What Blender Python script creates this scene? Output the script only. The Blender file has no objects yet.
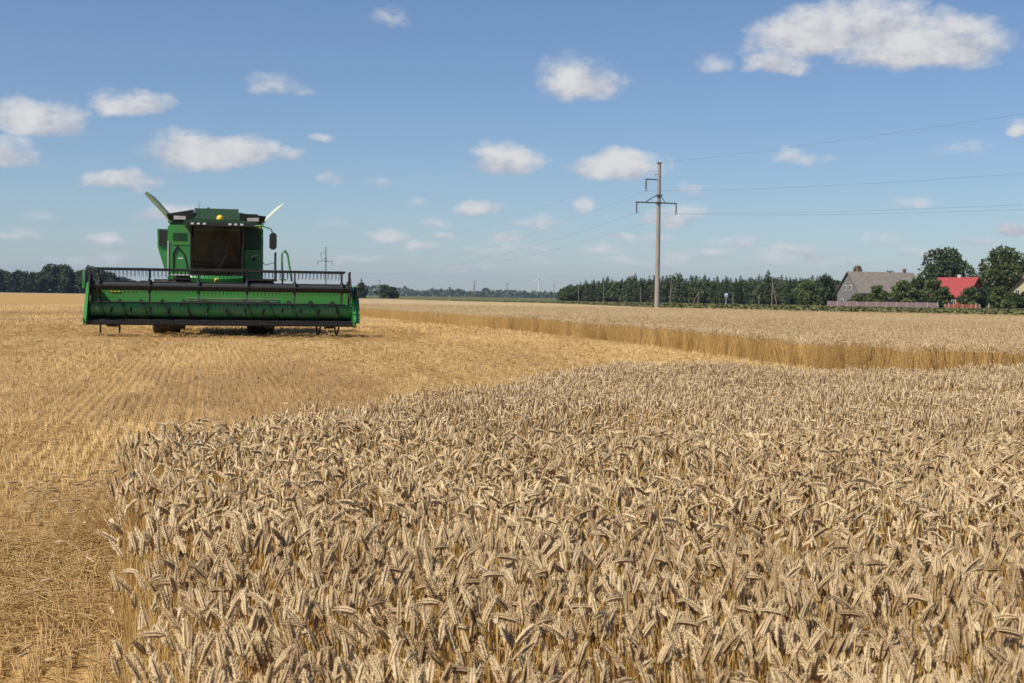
import bpy, math, random
import numpy as np
from mathutils import Vector, Matrix

# ------------------------------------------------------------------ camera, world, sun, exposure
scene = bpy.context.scene
col = scene.collection
RX, RY = 1024, 683
FPX, CAM_H, PITCH, ROLL = 1286.0, 1.5, math.radians(1.98), math.radians(0.8)
cam_data = bpy.data.cameras.new('camera')
cam_data.sensor_width = 36.0
cam_data.lens = 36.0 * FPX / RX
cam_data.clip_start, cam_data.clip_end = 0.1, 30000
cam_data.dof.use_dof = True
cam_data.dof.focus_distance = 8.0
cam_data.dof.aperture_fstop = 11.0
cam = bpy.data.objects.new('camera', cam_data)
col.objects.link(cam)
CAM_M = Matrix.Translation((0, 0, CAM_H)) @ Matrix.Rotation(math.pi/2 - PITCH, 4, 'X') @ Matrix.Rotation(ROLL, 4, 'Z')
cam.matrix_world = CAM_M
scene.camera = cam

SUN_EL = math.radians(53)
SUN_V = Vector((-0.76*math.cos(SUN_EL), -0.65*math.cos(SUN_EL), math.sin(SUN_EL)))   # towards the sun
sun_d = bpy.data.lights.new('sun', 'SUN')
sun_d.energy, sun_d.angle, sun_d.color = 5.0, math.radians(0.53), (1.0, 0.94, 0.83)
sun = bpy.data.objects.new('sun', sun_d); col.objects.link(sun)
sun.location = (-60, -40, 80)
sun.rotation_euler = SUN_V.to_track_quat('Z', 'Y').to_euler()

scene.view_settings.view_transform = 'Standard'
scene.view_settings.look = 'None'
scene.view_settings.gamma = 1.0
scene.view_settings.use_curve_mapping = False
scene.view_settings.exposure = 0.2

def px_dir(px, py):
    v = Vector(((px - RX/2)/FPX, -(py - RY/2)/FPX, -1.0))
    return (CAM_M.to_3x3() @ v).normalized()
def at(px, D):                      # ground x for a column of the photograph at depth D
    d = px_dir(px, 297 + 0.014*(px-512))
    return d.x/d.y*D

world = bpy.data.worlds.new('World'); scene.world = world
world.use_nodes = True
WN, WL = world.node_tree.nodes, world.node_tree.links
WN.clear()
SKY_STRENGTH = 0.085
def wmath(op, a, b=None, c=None):
    n = WN.new('ShaderNodeMath'); n.operation = op
    for i, v in enumerate((a, b, c)):
        if v is None: continue
        if isinstance(v, (int, float)): n.inputs[i].default_value = v
        else: WL.new(v, n.inputs[i])
    return n.outputs[0]
def wvec(op, a, b=None):
    n = WN.new('ShaderNodeVectorMath'); n.operation = op
    for i, v in enumerate((a, b)):
        if v is None: continue
        if isinstance(v, (tuple, list)): n.inputs[i].default_value = v
        else: WL.new(v, n.inputs[i])
    return n.outputs['Value'] if op == 'DOT_PRODUCT' else n.outputs[0]
def smooth(v, a, b, lo=0.0, hi=1.0):
    n = WN.new('ShaderNodeMapRange'); n.interpolation_type = 'SMOOTHSTEP'
    WL.new(v, n.inputs[0])
    for i, x in enumerate((a, b, lo, hi)): n.inputs[i+1].default_value = x
    return n.outputs[0]
sky = WN.new('ShaderNodeTexSky'); sky.sky_type = 'NISHITA'; sky.sun_disc = False
sky.sun_elevation = SUN_EL
sky.sun_rotation = math.atan2(SUN_V.x, SUN_V.y)
sky.altitude = 100; sky.air_density = 1.0; sky.dust_density = 0.25; sky.ozone_density = 4.0
tc = WN.new('ShaderNodeTexCoord')
sep = WN.new('ShaderNodeSeparateXYZ'); WL.new(tc.outputs['Generated'], sep.inputs[0])
az = wmath('ARCTAN2', sep.outputs[0], sep.outputs[1])
el = wmath('ARCSINE', sep.outputs[2])
cmb = WN.new('ShaderNodeCombineXYZ'); WL.new(az, cmb.inputs[0]); WL.new(el, cmb.inputs[1])
P = cmb.outputs[0]
def wnoise(scale, detail, rough, off=(0, 0, 0), squash=1.6):
    p = wvec('ADD', P, off)
    p = wvec('MULTIPLY', p, (1, squash, 1))
    n = WN.new('ShaderNodeTexNoise'); WL.new(p, n.inputs['Vector'])
    n.inputs['Scale'].default_value = scale; n.inputs['Detail'].default_value = detail
    n.inputs['Roughness'].default_value = rough
    return n
warp = wnoise(26, 5, 0.6, (3.1, 1.7, 0))
wv = wvec('SUBTRACT', warp.outputs['Color'], (0.5, 0.5, 0.5))
wv = wvec('MULTIPLY', wv, (0.042, 0.022, 0))
PW = wvec('ADD', P, wv)
clouds = [  # column, row, half width, half height (photograph), strength
 (200,150,62,23,1.0),(248,148,34,20,.95),(35,117,52,21,1.0),(8,150,32,18,.85),(135,103,40,14,.8),(124,180,42,13,.85),
 (288,155,16,9,.65),(320,133,13,8,.65),(275,83,30,12,.42),(578,80,46,26,1.0),(508,158,42,20,1.0),
 (617,163,50,20,1.0),(480,206,29,11,.9),(818,34,74,27,1.02),(925,42,88,30,1.05),(780,60,36,15,.8),(880,24,56,24,1.0),
 (543,221,20,8,.75),(508,239,22,8,.75),(497,252,20,7,.6),(585,208,15,8,.5),(165,212,30,10,.8),
 (101,241,20,7,.7),(385,236,26,8,.65),(425,248,20,6,.6),(392,15,20,12,.46),(715,60,18,11,.36),(800,158,24,8,.45),
 (680,216,42,11,.7),(1015,226,24,10,.9),(1022,125,13,8,.75),(800,252,48,7,.6),(700,255,50,8,.55),(625,240,28,7,.55),
 (880,240,24,7,.5),(330,177,12,8,.45),(375,183,15,6,.4),(430,222,18,6,.5),(340,225,17,6,.5),(640,262,50,6,.5),
 (60,262,50,7,.45),(30,238,24,6,.45),(560,262,40,6,.45),(470,268,50,5,.4),(900,205,22,6,.35),(380,262,40,5,.45),(960,150,26,9,.35),
 (440,236,14,6,.55),(480,250,26,6,.6),(540,250,30,6,.6),(590,248,24,6,.55),(655,238,24,7,.6),(735,240,26,6,.55),(770,262,40,6,.55),(850,262,36,5,.5),(920,250,24,6,.5),(975,240,22,6,.5),(120,258,30,6,.55),(35,215,20,6,.45),(345,262,26,5,.5),(520,222,14,6,.5),(415,205,12,5,.4),(690,190,14,6,.4),
 (-160,90,110,40,1.0),(-330,160,120,30,.9),(1250,90,120,45,1.0),(1420,190,120,25,.9),(-120,215,60,12,.8),(1180,215,60,10,.8)]
acc = accs = None
for (cx, cy, hw, hh, st) in clouds:
    st *= 0.82 if st < 0.8 else 0.93
    d = px_dir(cx, cy); a = math.atan2(d.x, d.y); e = math.asin(d.z)
    e -= 0.28*hh/FPX
    v = wvec('SUBTRACT', PW, (a, e, 0))
    v = wvec('MULTIPLY', v, (FPX/hw/1.05, FPX/hh/1.25, 0))
    dy = wvec('DOT_PRODUCT', v, (0, 1, 0)); lo = wmath('MINIMUM', dy, 0.0)
    d2 = wmath('MULTIPLY_ADD', wmath('MULTIPLY', lo, lo), 2.2, wvec('DOT_PRODUCT', v, v))
    m = wmath('MULTIPLY_ADD', d2, -st, st)
    acc = m if acc is None else wmath('MAXIMUM', acc, m)
    ms_ = wmath('MULTIPLY_ADD', dy, 0.6, m)
    accs = ms_ if accs is None else wmath('MAXIMUM', accs, ms_)
updown = wmath('SUBTRACT', accs, acc)
acc = wmath('MAXIMUM', acc, -1.2)
fb = wnoise(27, 9, 0.62)
fb2 = wnoise(27, 9, 0.62, (0.012, -0.016, 0))
dens = wmath('MULTIPLY_ADD', fb.outputs[0], 1.7, wmath('SUBTRACT', acc, 0.74))
alpha = smooth(dens, 0.02, 0.95, 0, 0.93)
relief = wmath('SUBTRACT', fb.outputs[0], fb2.outputs[0])
bright = smooth(wmath('ADD', wmath('MULTIPLY', relief, 1.3), wmath('MULTIPLY_ADD', updown, 0.75, wmath('MULTIPLY', dens, 0.15))), -0.30, 0.48)
ccol = WN.new('ShaderNodeMix'); ccol.data_type = 'RGBA'
WL.new(bright, ccol.inputs['Factor'])
ccol.inputs['A'].default_value = (4.9, 5.0, 5.6, 1); ccol.inputs['B'].default_value = (7.9, 7.75, 7.6, 1)
tone = WN.new('ShaderNodeMix'); tone.data_type = 'RGBA'; tone.blend_type = 'MULTIPLY'
tone.inputs['Factor'].default_value = 1.0
WL.new(sky.outputs[0], tone.inputs['A']); tone.inputs['B'].default_value = (0.88, 0.93, 1.025, 1)
mx = WN.new('ShaderNodeMix'); mx.data_type = 'RGBA'
WL.new(alpha, mx.inputs['Factor']); WL.new(tone.outputs['Result'], mx.inputs['A']); WL.new(ccol.outputs['Result'], mx.inputs['B'])
bg = WN.new('ShaderNodeBackground'); bg.inputs['Strength'].default_value = SKY_STRENGTH
WL.new(mx.outputs['Result'], bg.inputs['Color'])
wo = WN.new('ShaderNodeOutputWorld'); WL.new(bg.outputs[0], wo.inputs['Surface'])

# ------------------------------------------------------------------ helpers
rng = np.random.default_rng(7)
random.seed(7)

def tag(o, label=None, cat=None, group=None, kind=None):
    if label: o['label'] = label
    if cat: o['category'] = cat
    if group: o['group'] = group
    if kind: o['kind'] = kind
    return o

def mat(name, c1, rough=0.6, c2=None, scale=6.0, metal=0.0, bump=0.0, bscale=None, attr=None, trans=0.0, coat=0.0, stretch=None, rnd=0.0):
    m = bpy.data.materials.new(name); m.use_nodes = True
    N, L = m.node_tree.nodes, m.node_tree.links
    b = N['Principled BSDF']
    b.inputs['Roughness'].default_value = rough
    b.inputs['Metallic'].default_value = metal
    if coat: b.inputs['Coat Weight'].default_value = coat; b.inputs['Coat Roughness'].default_value = 0.15
    c2 = c2 or tuple(x*0.75 for x in c1)
    mix = N.new('ShaderNodeMix'); mix.data_type = 'RGBA'
    mix.inputs['A'].default_value = (*c1, 1); mix.inputs['B'].default_value = (*c2, 1)
    vec = None
    geo = N.new('ShaderNodeNewGeometry')
    tco = N.new('ShaderNodeTexCoord')
    src = tco.outputs['Object']
    if stretch:
        mp = N.new('ShaderNodeMapping'); mp.inputs['Scale'].default_value = stretch
        L.new(src, mp.inputs[0]); src = mp.outputs[0]
    nz = N.new('ShaderNodeTexNoise'); nz.inputs['Scale'].default_value = scale; nz.inputs['Detail'].default_value = 5
    L.new(src, nz.inputs['Vector'])
    if attr:
        at_ = N.new('ShaderNodeAttribute'); at_.attribute_name = attr
        fac = at_.outputs['Fac']
        if attr == 'tint':
            add = N.new('ShaderNodeMath'); add.operation = 'MULTIPLY_ADD'
            L.new(nz.outputs[0], add.inputs[0]); add.inputs[1].default_value = 0.5; 
            sub = N.new('ShaderNodeMath'); sub.operation = 'SUBTRACT'; L.new(fac, sub.inputs[0]); sub.inputs[1].default_value = 0.25
            L.new(sub.outputs[0], add.inputs[2]); add.use_clamp = True
            fac = add.outputs[0]
        L.new(fac, mix.inputs['Factor'])
    else:
        mr = N.new('ShaderNodeMapRange'); L.new(nz.outputs[0], mr.inputs[0])
        mr.inputs[1].default_value = 0.3; mr.inputs[2].default_value = 0.7
        L.new(mr.outputs[0], mix.inputs['Factor'])
    out = mix.outputs['Result']
    if rnd:
        oi = N.new('ShaderNodeObjectInfo')
        hs = N.new('ShaderNodeHueSaturation')
        mr2 = N.new('ShaderNodeMapRange'); L.new(oi.outputs['Random'], mr2.inputs[0])
        mr2.inputs[3].default_value = 1-rnd; mr2.inputs[4].default_value = 1+rnd
        L.new(mr2.outputs[0], hs.inputs['Value']); L.new(out, hs.inputs['Color']); out = hs.outputs[0]
    L.new(out, b.inputs['Base Color'])
    if bump:
        bn = N.new('ShaderNodeTexNoise'); bn.inputs['Scale'].default_value = bscale or scale*4; bn.inputs['Detail'].default_value = 4
        L.new(src, bn.inputs['Vector'])
        bp = N.new('ShaderNodeBump'); bp.inputs['Strength'].default_value = bump; bp.inputs['Distance'].default_value = 0.05
        L.new(bn.outputs[0], bp.inputs['Height']); L.new(bp.outputs[0], b.inputs['Normal'])
    if trans:
        tr = N.new('ShaderNodeBsdfTranslucent'); L.new(out, tr.inputs[0])
        ms = N.new('ShaderNodeMixShader'); ms.inputs[0].default_value = trans
        L.new(b.outputs[0], ms.inputs[1]); L.new(tr.outputs[0], ms.inputs[2])
        L.new(ms.outputs[0], N['Material Output'].inputs['Surface'])
    return m

class MB:
    """collects solids and links them as ONE mesh object"""
    def __init__(s): s.v = []; s.f = []; s.sm = []
    def add(s, vs, fs, smooth=False):
        o = len(s.v); s.v += [tuple(v) for v in vs]
        s.f += [tuple(i+o for i in f) for f in fs]; s.sm += [smooth]*len(fs)
        return s
    def box(s, c, size, rot=None, bev=0.0):
        hx, hy, hz = (d/2 for d in size)
        if bev:
            b = min(bev, hx*0.9, hz*0.9)
            prof = [(-hx+b,-hz),(hx-b,-hz),(hx,-hz+b),(hx,hz-b),(hx-b,hz),(-hx+b,hz),(-hx,hz-b),(-hx,-hz+b)]
            vs = [Vector((x,-hy,z)) for x,z in prof]+[Vector((x,hy,z)) for x,z in prof]
            n = 8
            fs = [tuple(range(n-1,-1,-1))[::-1], tuple(range(n,2*n))[::-1]]+[((i+1)%n, i, n+i, n+(i+1)%n) for i in range(n)]
        else:
            vs = [Vector((x,y,z)) for z in (-hz,hz) for y in (-hy,hy) for x in (-hx,hx)]
            fs = [(0,2,3,1),(4,5,7,6),(0,1,5,4),(2,6,7,3),(0,4,6,2),(1,3,7,5)]
        if rot is not None: vs = [rot @ v for v in vs]
        return s.add([v+Vector(c) for v in vs], fs)
    def tube(s, p0, p1, r0, r1=None, n=8, caps=True):
        p0, p1 = Vector(p0), Vector(p1); r1 = r0 if r1 is None else r1
        q = (p1-p0).to_track_quat('Z', 'Y').to_matrix()
        vs = []
        for p, r in ((p0,r0),(p1,r1)):
            for i in range(n):
                a = 2*math.pi*i/n; vs.append(p + q @ Vector((r*math.cos(a), r*math.sin(a), 0)))
        s.add(vs, [(i,(i+1)%n,n+(i+1)%n,n+i) for i in range(n)], n > 5)
        if caps: s.add(vs[:n], [tuple(range(n))[::-1]]); s.add(vs[n:], [tuple(range(n))])
        return s
    def path(s, pts, r, n=6):
        for a, b in zip(pts, pts[1:]): s.tube(a, b, r, r, n)
        return s
    def prism(s, prof, axis, a, b):
        """profile in the plane across the axis (x: (y,z), y: (x,z), z: (x,y)), extruded from a to b"""
        f = {'x': lambda p,t: (t,p[0],p[1]), 'y': lambda p,t: (p[0],t,p[1]), 'z': lambda p,t: (p[0],p[1],t)}[axis]
        n = len(prof); vs = [f(p,a) for p in prof]+[f(p,b) for p in prof]
        return s.add(vs, [tuple(range(n))[::-1], tuple(range(n,2*n))]+[(i,(i+1)%n,n+(i+1)%n,n+i) for i in range(n)])
    def lathe(s, prof, axis='z', c=(0,0,0), n=24):
        """prof: (radius, along)"""
        vs, fs = [], []
        for r, t in prof:
            for i in range(n):
                a = 2*math.pi*i/n; u, w = r*math.cos(a), r*math.sin(a)
                p = {'z': (u,w,t), 'x': (t,u,w), 'y': (w,t,u)}[axis]
                vs.append(Vector(p)+Vector(c))
        for k in range(len(prof)-1):
            for i in range(n):
                fs.append((k*n+i, k*n+(i+1)%n, (k+1)*n+(i+1)%n, (k+1)*n+i))
        return s.add(vs, fs, True)
    def ball(s, c, r, n=12, k=8, sc=(1,1,1)):
        vs, fs = [], []
        for j in range(k+1):
            t = math.pi*j/k
            for i in range(n):
                a = 2*math.pi*i/n
                vs.append(Vector((r*sc[0]*math.sin(t)*math.cos(a), r*sc[1]*math.sin(t)*math.sin(a), r*sc[2]*math.cos(t)))+Vector(c))
        for j in range(k):
            for i in range(n): fs.append((j*n+i,(j+1)*n+i,(j+1)*n+(i+1)%n,j*n+(i+1)%n))
        return s.add(vs, fs, True)
    def build(s, name, m, parent=None, recalc=True):
        me = bpy.data.meshes.new(name); me.from_pydata(s.v, [], s.f)
        me.polygons.foreach_set('use_smooth', s.sm)
        me.materials.append(m); me.validate()
        if recalc:
            import bmesh
            b = bmesh.new(); b.from_mesh(me); bmesh.ops.recalc_face_normals(b, faces=b.faces[:]); b.to_mesh(me); b.free()
        o = bpy.data.objects.new(name, me); col.objects.link(o)
        if parent: o.parent = parent
        return o

def empty(name, loc, rz=0.0):
    o = bpy.data.objects.new(name, None); o.location = loc; o.rotation_euler = (0,0,rz)
    o.empty_display_size = 0.3; col.objects.link(o); return o
def copy_tree(o, parent=None):
    c = o.copy(); col.objects.link(c)
    if parent: c.parent = parent
    for ch in list(o.children): copy_tree(ch, c)
    return c

def tri_mesh(name, V, T, mats, M=None, tint=None, parent=None, smooth=True):
    me = bpy.data.meshes.new(name)
    nv, nt = len(V), len(T)
    me.vertices.add(nv); me.vertices.foreach_set('co', np.ascontiguousarray(V, dtype=np.float32).ravel())
    me.loops.add(nt*3); me.loops.foreach_set('vertex_index', np.ascontiguousarray(T, dtype=np.int32).ravel())
    me.polygons.add(nt)
    me.polygons.foreach_set('loop_start', np.arange(0, nt*3, 3, dtype=np.int32))
    me.polygons.foreach_set('use_smooth', np.full(nt, smooth))
    for m in mats: me.materials.append(m)
    if M is not None: me.polygons.foreach_set('material_index', np.ascontiguousarray(M, dtype=np.int32))
    if tint is not None:
        a = me.attributes.new('tint', 'FLOAT', 'POINT'); a.data.foreach_set('value', np.ascontiguousarray(tint, dtype=np.float32))
    me.update(calc_edges=True)
    o = bpy.data.objects.new(name, me); col.objects.link(o)
    if parent: o.parent = parent
    return o

class Scatter:
    def __init__(s): s.V=[]; s.T=[]; s.M=[]; s.A=[]; s.n=0
    def put(s, templates, xy, z=0.0, scale=1.0, shear=None, tint=None, rot=None):
        n = len(xy)
        if n == 0: return s
        ch = rng.integers(0, len(templates), n)
        rot = rng.uniform(0, 2*np.pi, n) if rot is None else rot
        scale = np.broadcast_to(scale, (n,)); z = np.broadcast_to(z, (n,))
        tint = rng.uniform(0, 1, n) if tint is None else tint
        shear = np.zeros((n,2)) if shear is None else shear
        for k, (tv, tt, tm) in enumerate(templates):
            I = np.nonzero(ch == k)[0]
            if len(I) == 0: continue
            c, sn = np.cos(rot[I])[:,None], np.sin(rot[I])[:,None]
            sc = scale[I][:,None]
            X = (tv[None,:,0]*c - tv[None,:,1]*sn)*sc
            Y = (tv[None,:,0]*sn + tv[None,:,1]*c)*sc
            Z = tv[None,:,2]*sc
            X = X + shear[I,0][:,None]*Z + xy[I,0][:,None]
            Y = Y + shear[I,1][:,None]*Z + xy[I,1][:,None]
            Z = Z + z[I][:,None]
            s.V.append(np.stack([X,Y,Z], -1).reshape(-1,3).astype(np.float32))
            m = len(tv)
            s.T.append((tt[None] + (s.n + np.arange(len(I))*m)[:,None,None]).reshape(-1,3))
            s.M.append(np.tile(tm, len(I)))
            s.A.append(np.repeat(tint[I], m))
            s.n += len(I)*m
        return s
    def build(s, name, mats, parent=None):
        return tri_mesh(name, np.concatenate(s.V), np.concatenate(s.T), mats, np.concatenate(s.M), np.concatenate(s.A), parent)

def in_poly(P, poly):
    x, y = P[:,0], P[:,1]; r = np.zeros(len(P), bool); n = len(poly)
    for i in range(n):
        x1,y1 = poly[i]; x2,y2 = poly[(i+1)%n]
        if y1 == y2: continue
        c = ((y1 > y) != (y2 > y)) & (x < (x2-x1)*(y-y1)/(y2-y1)+x1)
        r ^= c
    return r
def dist_line(P, pts):
    d = np.full(len(P), 1e9)
    for a, b in zip(pts[:-1], pts[1:]):
        a = np.array(a); b = np.array(b); ab = b-a
        t = np.clip(((P-a)@ab)/(ab@ab), 0, 1)
        d = np.minimum(d, np.linalg.norm(P-(a+t[:,None]*ab), axis=1))
    return d
def vnoise(P, s, seed=0):
    """smooth value noise on the plane, 0..1"""
    q = P/s; i = np.floor(q).astype(np.int64); f = q-i; f = f*f*(3-2*f)
    def h(a, b):
        v = (a*374761393 + b*668265263 + seed*974711) & 0x7fffffff
        v = ((v ^ (v >> 13))*1274126177) & 0x7fffffff
        return ((v ^ (v >> 16)) & 0xffff)/65535.0
    a,b = i[:,0], i[:,1]
    return (h(a,b)*(1-f[:,0])+h(a+1,b)*f[:,0])*(1-f[:,1]) + (h(a,b+1)*(1-f[:,0])+h(a+1,b+1)*f[:,0])*f[:,1]
def wedge(d0, d1, dens, xl=-0.44, xr=0.44, pad=1.0):
    """random points between two depths, inside the view and a little beyond it"""
    x0, x1 = xl*d1-pad, xr*d1+pad
    n = int((x1-x0)*(d1-d0)*dens)
    P = np.stack([rng.uniform(x0,x1,n), rng.uniform(d0,d1,n)], 1)
    return P[(P[:,0] > xl*P[:,1]-pad) & (P[:,0] < xr*P[:,1]+pad)]

# ------------------------------------------------------------------ materials
M = {}
M['ear'] = mat('wheat_ear', (0.88,0.70,0.425), 0.55, (0.48,0.325,0.16), 60, attr='tint', trans=0.28)
M['stalk'] = mat('wheat_stalk', (0.86,0.59,0.22), 0.5, (0.52,0.32,0.10), 20, attr='tint', trans=0.2)
M['dry_leaf'] = mat('wheat_leaf', (0.66,0.47,0.20), 0.6, (0.44,0.28,0.11), 20, attr='tint', trans=0.3)
M['stubble'] = mat('stubble_stem', (0.68,0.455,0.18), 0.5, (0.34,0.20,0.075), 15, attr='tint', trans=0.12)
M['litter'] = mat('straw_litter', (0.74,0.53,0.225), 0.5, (0.50,0.31,0.11), 15, attr='tint', trans=0.1)
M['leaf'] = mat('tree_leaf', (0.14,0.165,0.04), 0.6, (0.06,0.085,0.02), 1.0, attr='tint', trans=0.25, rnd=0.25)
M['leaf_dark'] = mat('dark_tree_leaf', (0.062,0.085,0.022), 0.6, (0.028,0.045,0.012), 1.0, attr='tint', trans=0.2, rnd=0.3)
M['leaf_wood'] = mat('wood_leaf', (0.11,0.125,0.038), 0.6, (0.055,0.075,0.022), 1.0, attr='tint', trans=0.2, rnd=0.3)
M['needle'] = mat('spruce_needle', (0.10,0.12,0.04), 0.7, (0.05,0.07,0.024), 1.0, attr='tint', trans=0.1, rnd=0.3)
M['bark'] = mat('bark', (0.10,0.075,0.05), 0.9, (0.05,0.037,0.025), 3, bump=0.4)
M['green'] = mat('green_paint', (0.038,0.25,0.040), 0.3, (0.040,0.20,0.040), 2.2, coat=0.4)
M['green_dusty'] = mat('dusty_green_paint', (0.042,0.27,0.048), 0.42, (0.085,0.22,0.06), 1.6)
M['auger'] = mat('worn_auger_paint', (0.06,0.32,0.07), 0.4, (0.11,0.26,0.09), 1.8)  # header green lightened, so sunlight on the drum is in the colour
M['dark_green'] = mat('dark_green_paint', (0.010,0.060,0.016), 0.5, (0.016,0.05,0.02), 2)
M['flap'] = mat('tank_flap_paint', (0.20,0.24,0.10), 0.5, (0.15,0.19,0.08), 2)  # left tank flap: its shade is put into the colour
M['flap_pale'] = mat('pale_flap_paint', (0.66,0.70,0.60), 0.35, (0.52,0.60,0.46), 2)  # right tank flap: same paint with the sun's glare put into the colour
M['black'] = mat('black_plastic', (0.010,0.010,0.011), 0.65, (0.02,0.019,0.017), 3)
M['dark_metal'] = mat('dark_steel', (0.022,0.020,0.020), 0.45, (0.045,0.037,0.03), 4, metal=0.3)
M['steel'] = mat('worn_steel', (0.38,0.37,0.35), 0.4, (0.2,0.17,0.14), 5, metal=0.7)
M['rubber'] = mat('tyre_rubber', (0.018,0.017,0.016), 0.85, (0.06,0.05,0.036), 2.5)
M['yellow'] = mat('yellow_paint', (0.72,0.50,0.02), 0.4, (0.6,0.42,0.03), 4)
M['amber'] = mat('amber_lens', (0.85,0.48,0.02), 0.25, (0.8,0.42,0.02), 4)
M['lens'] = mat('lamp_lens', (0.75,0.76,0.78), 0.15, (0.6,0.6,0.62), 4)
M['tank_window'] = mat('tank_window_plastic', (0.42,0.38,0.37), 0.3, (0.3,0.25,0.24), 6)
M['white'] = mat('white_paint', (0.78,0.78,0.76), 0.5, (0.68,0.68,0.66), 3)
M['seat'] = mat('seat_fabric', (0.19,0.19,0.19), 0.9)
M['blue_sign'] = mat('blue_sign', (0.05,0.16,0.5), 0.4, (0.05,0.15,0.45), 3)
M['concrete'] = mat('pole_concrete', (0.33,0.29,0.25), 0.9, (0.24,0.21,0.185), 1.4, bump=0.15, stretch=(1,1,0.3))
M['wood_pole'] = mat('weathered_pole', (0.26,0.22,0.18), 0.9, (0.17,0.14,0.11), 2)
M['rust'] = mat('galvanised_arm', (0.12,0.11,0.11), 0.6, (0.08,0.07,0.065), 4, metal=0.4)
M['porcelain'] = mat('insulator_glass', (0.10,0.07,0.06), 0.25)
M['wire'] = mat('aluminium_wire', (0.22,0.22,0.23), 0.5, metal=0.5)
M['grey_wall'] = mat('grey_board_wall', (0.21,0.19,0.18), 0.9, (0.14,0.13,0.12), 1.2, stretch=(3,3,0.4))
M['grey_roof'] = mat('grey_fibre_roof', (0.25,0.21,0.175), 0.9, (0.16,0.135,0.115), 1.0, bump=0.3)
M['red_roof'] = mat('red_metal_roof', (0.34,0.042,0.038), 0.6, (0.27,0.032,0.03), 0.8)
M['red_wall'] = mat('orange_red_wall', (0.33,0.085,0.035), 0.8, (0.25,0.06,0.025), 1)
M['yellow_wall'] = mat('cream_wall', (0.60,0.47,0.24), 0.85, (0.5,0.38,0.19), 1)
M['brown_roof'] = mat('brown_roof', (0.16,0.085,0.05), 0.8)
M['brick'] = mat('chimney_brick', (0.20,0.14,0.11), 0.9, (0.15,0.10,0.08), 5)
M['pale_render'] = mat('pale_render', (0.6,0.57,0.52), 0.9)
M['fence'] = mat('plum_fence_board', (0.27,0.185,0.18), 0.85, (0.20,0.13,0.13), 1.5, stretch=(6,6,0.5))
M['fence_post'] = mat('fence_post', (0.42,0.35,0.31), 0.9)
M['grass'] = mat('verge_grass', (0.085,0.10,0.028), 0.9, (0.16,0.14,0.05), 0.25, attr='tint')

def glass(name, col_, rough=0.05):
    m = bpy.data.materials.new(name); m.use_nodes = True
    N, L = m.node_tree.nodes, m.node_tree.links
    b = N['Principled BSDF']; b.inputs['Base Color'].default_value = (0.01,0.012,0.012,1); b.inputs['Roughness'].default_value = rough
    t = N.new('ShaderNodeBsdfTransparent'); t.inputs[0].default_value = (*col_,1)
    g = N.new('ShaderNodeBsdfGlossy'); g.inputs['Roughness'].default_value = rough; g.inputs[0].default_value = (0.8,0.85,0.85,1)
    f = N.new('ShaderNodeFresnel'); f.inputs[0].default_value = 1.45
    ms = N.new('ShaderNodeMixShader'); L.new(f.outputs[0], ms.inputs[0]); L.new(t.outputs[0], ms.inputs[1]); L.new(g.outputs[0], ms.inputs[2])
    L.new(ms.outputs[0], N['Material Output'].inputs['Surface'])
    return m
M['glass'] = glass('tinted_glass', (0.40,0.45,0.44))
M['pane'] = mat('house_window_glass', (0.03,0.035,0.04), 0.08)

# ------------------------------------------------------------------ the ground, fields, haze
ROW = Vector((-0.24, 1.0)).normalized()      # the direction the drill rows run in
ROWA = math.atan2(ROW.x, ROW.y)

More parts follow.
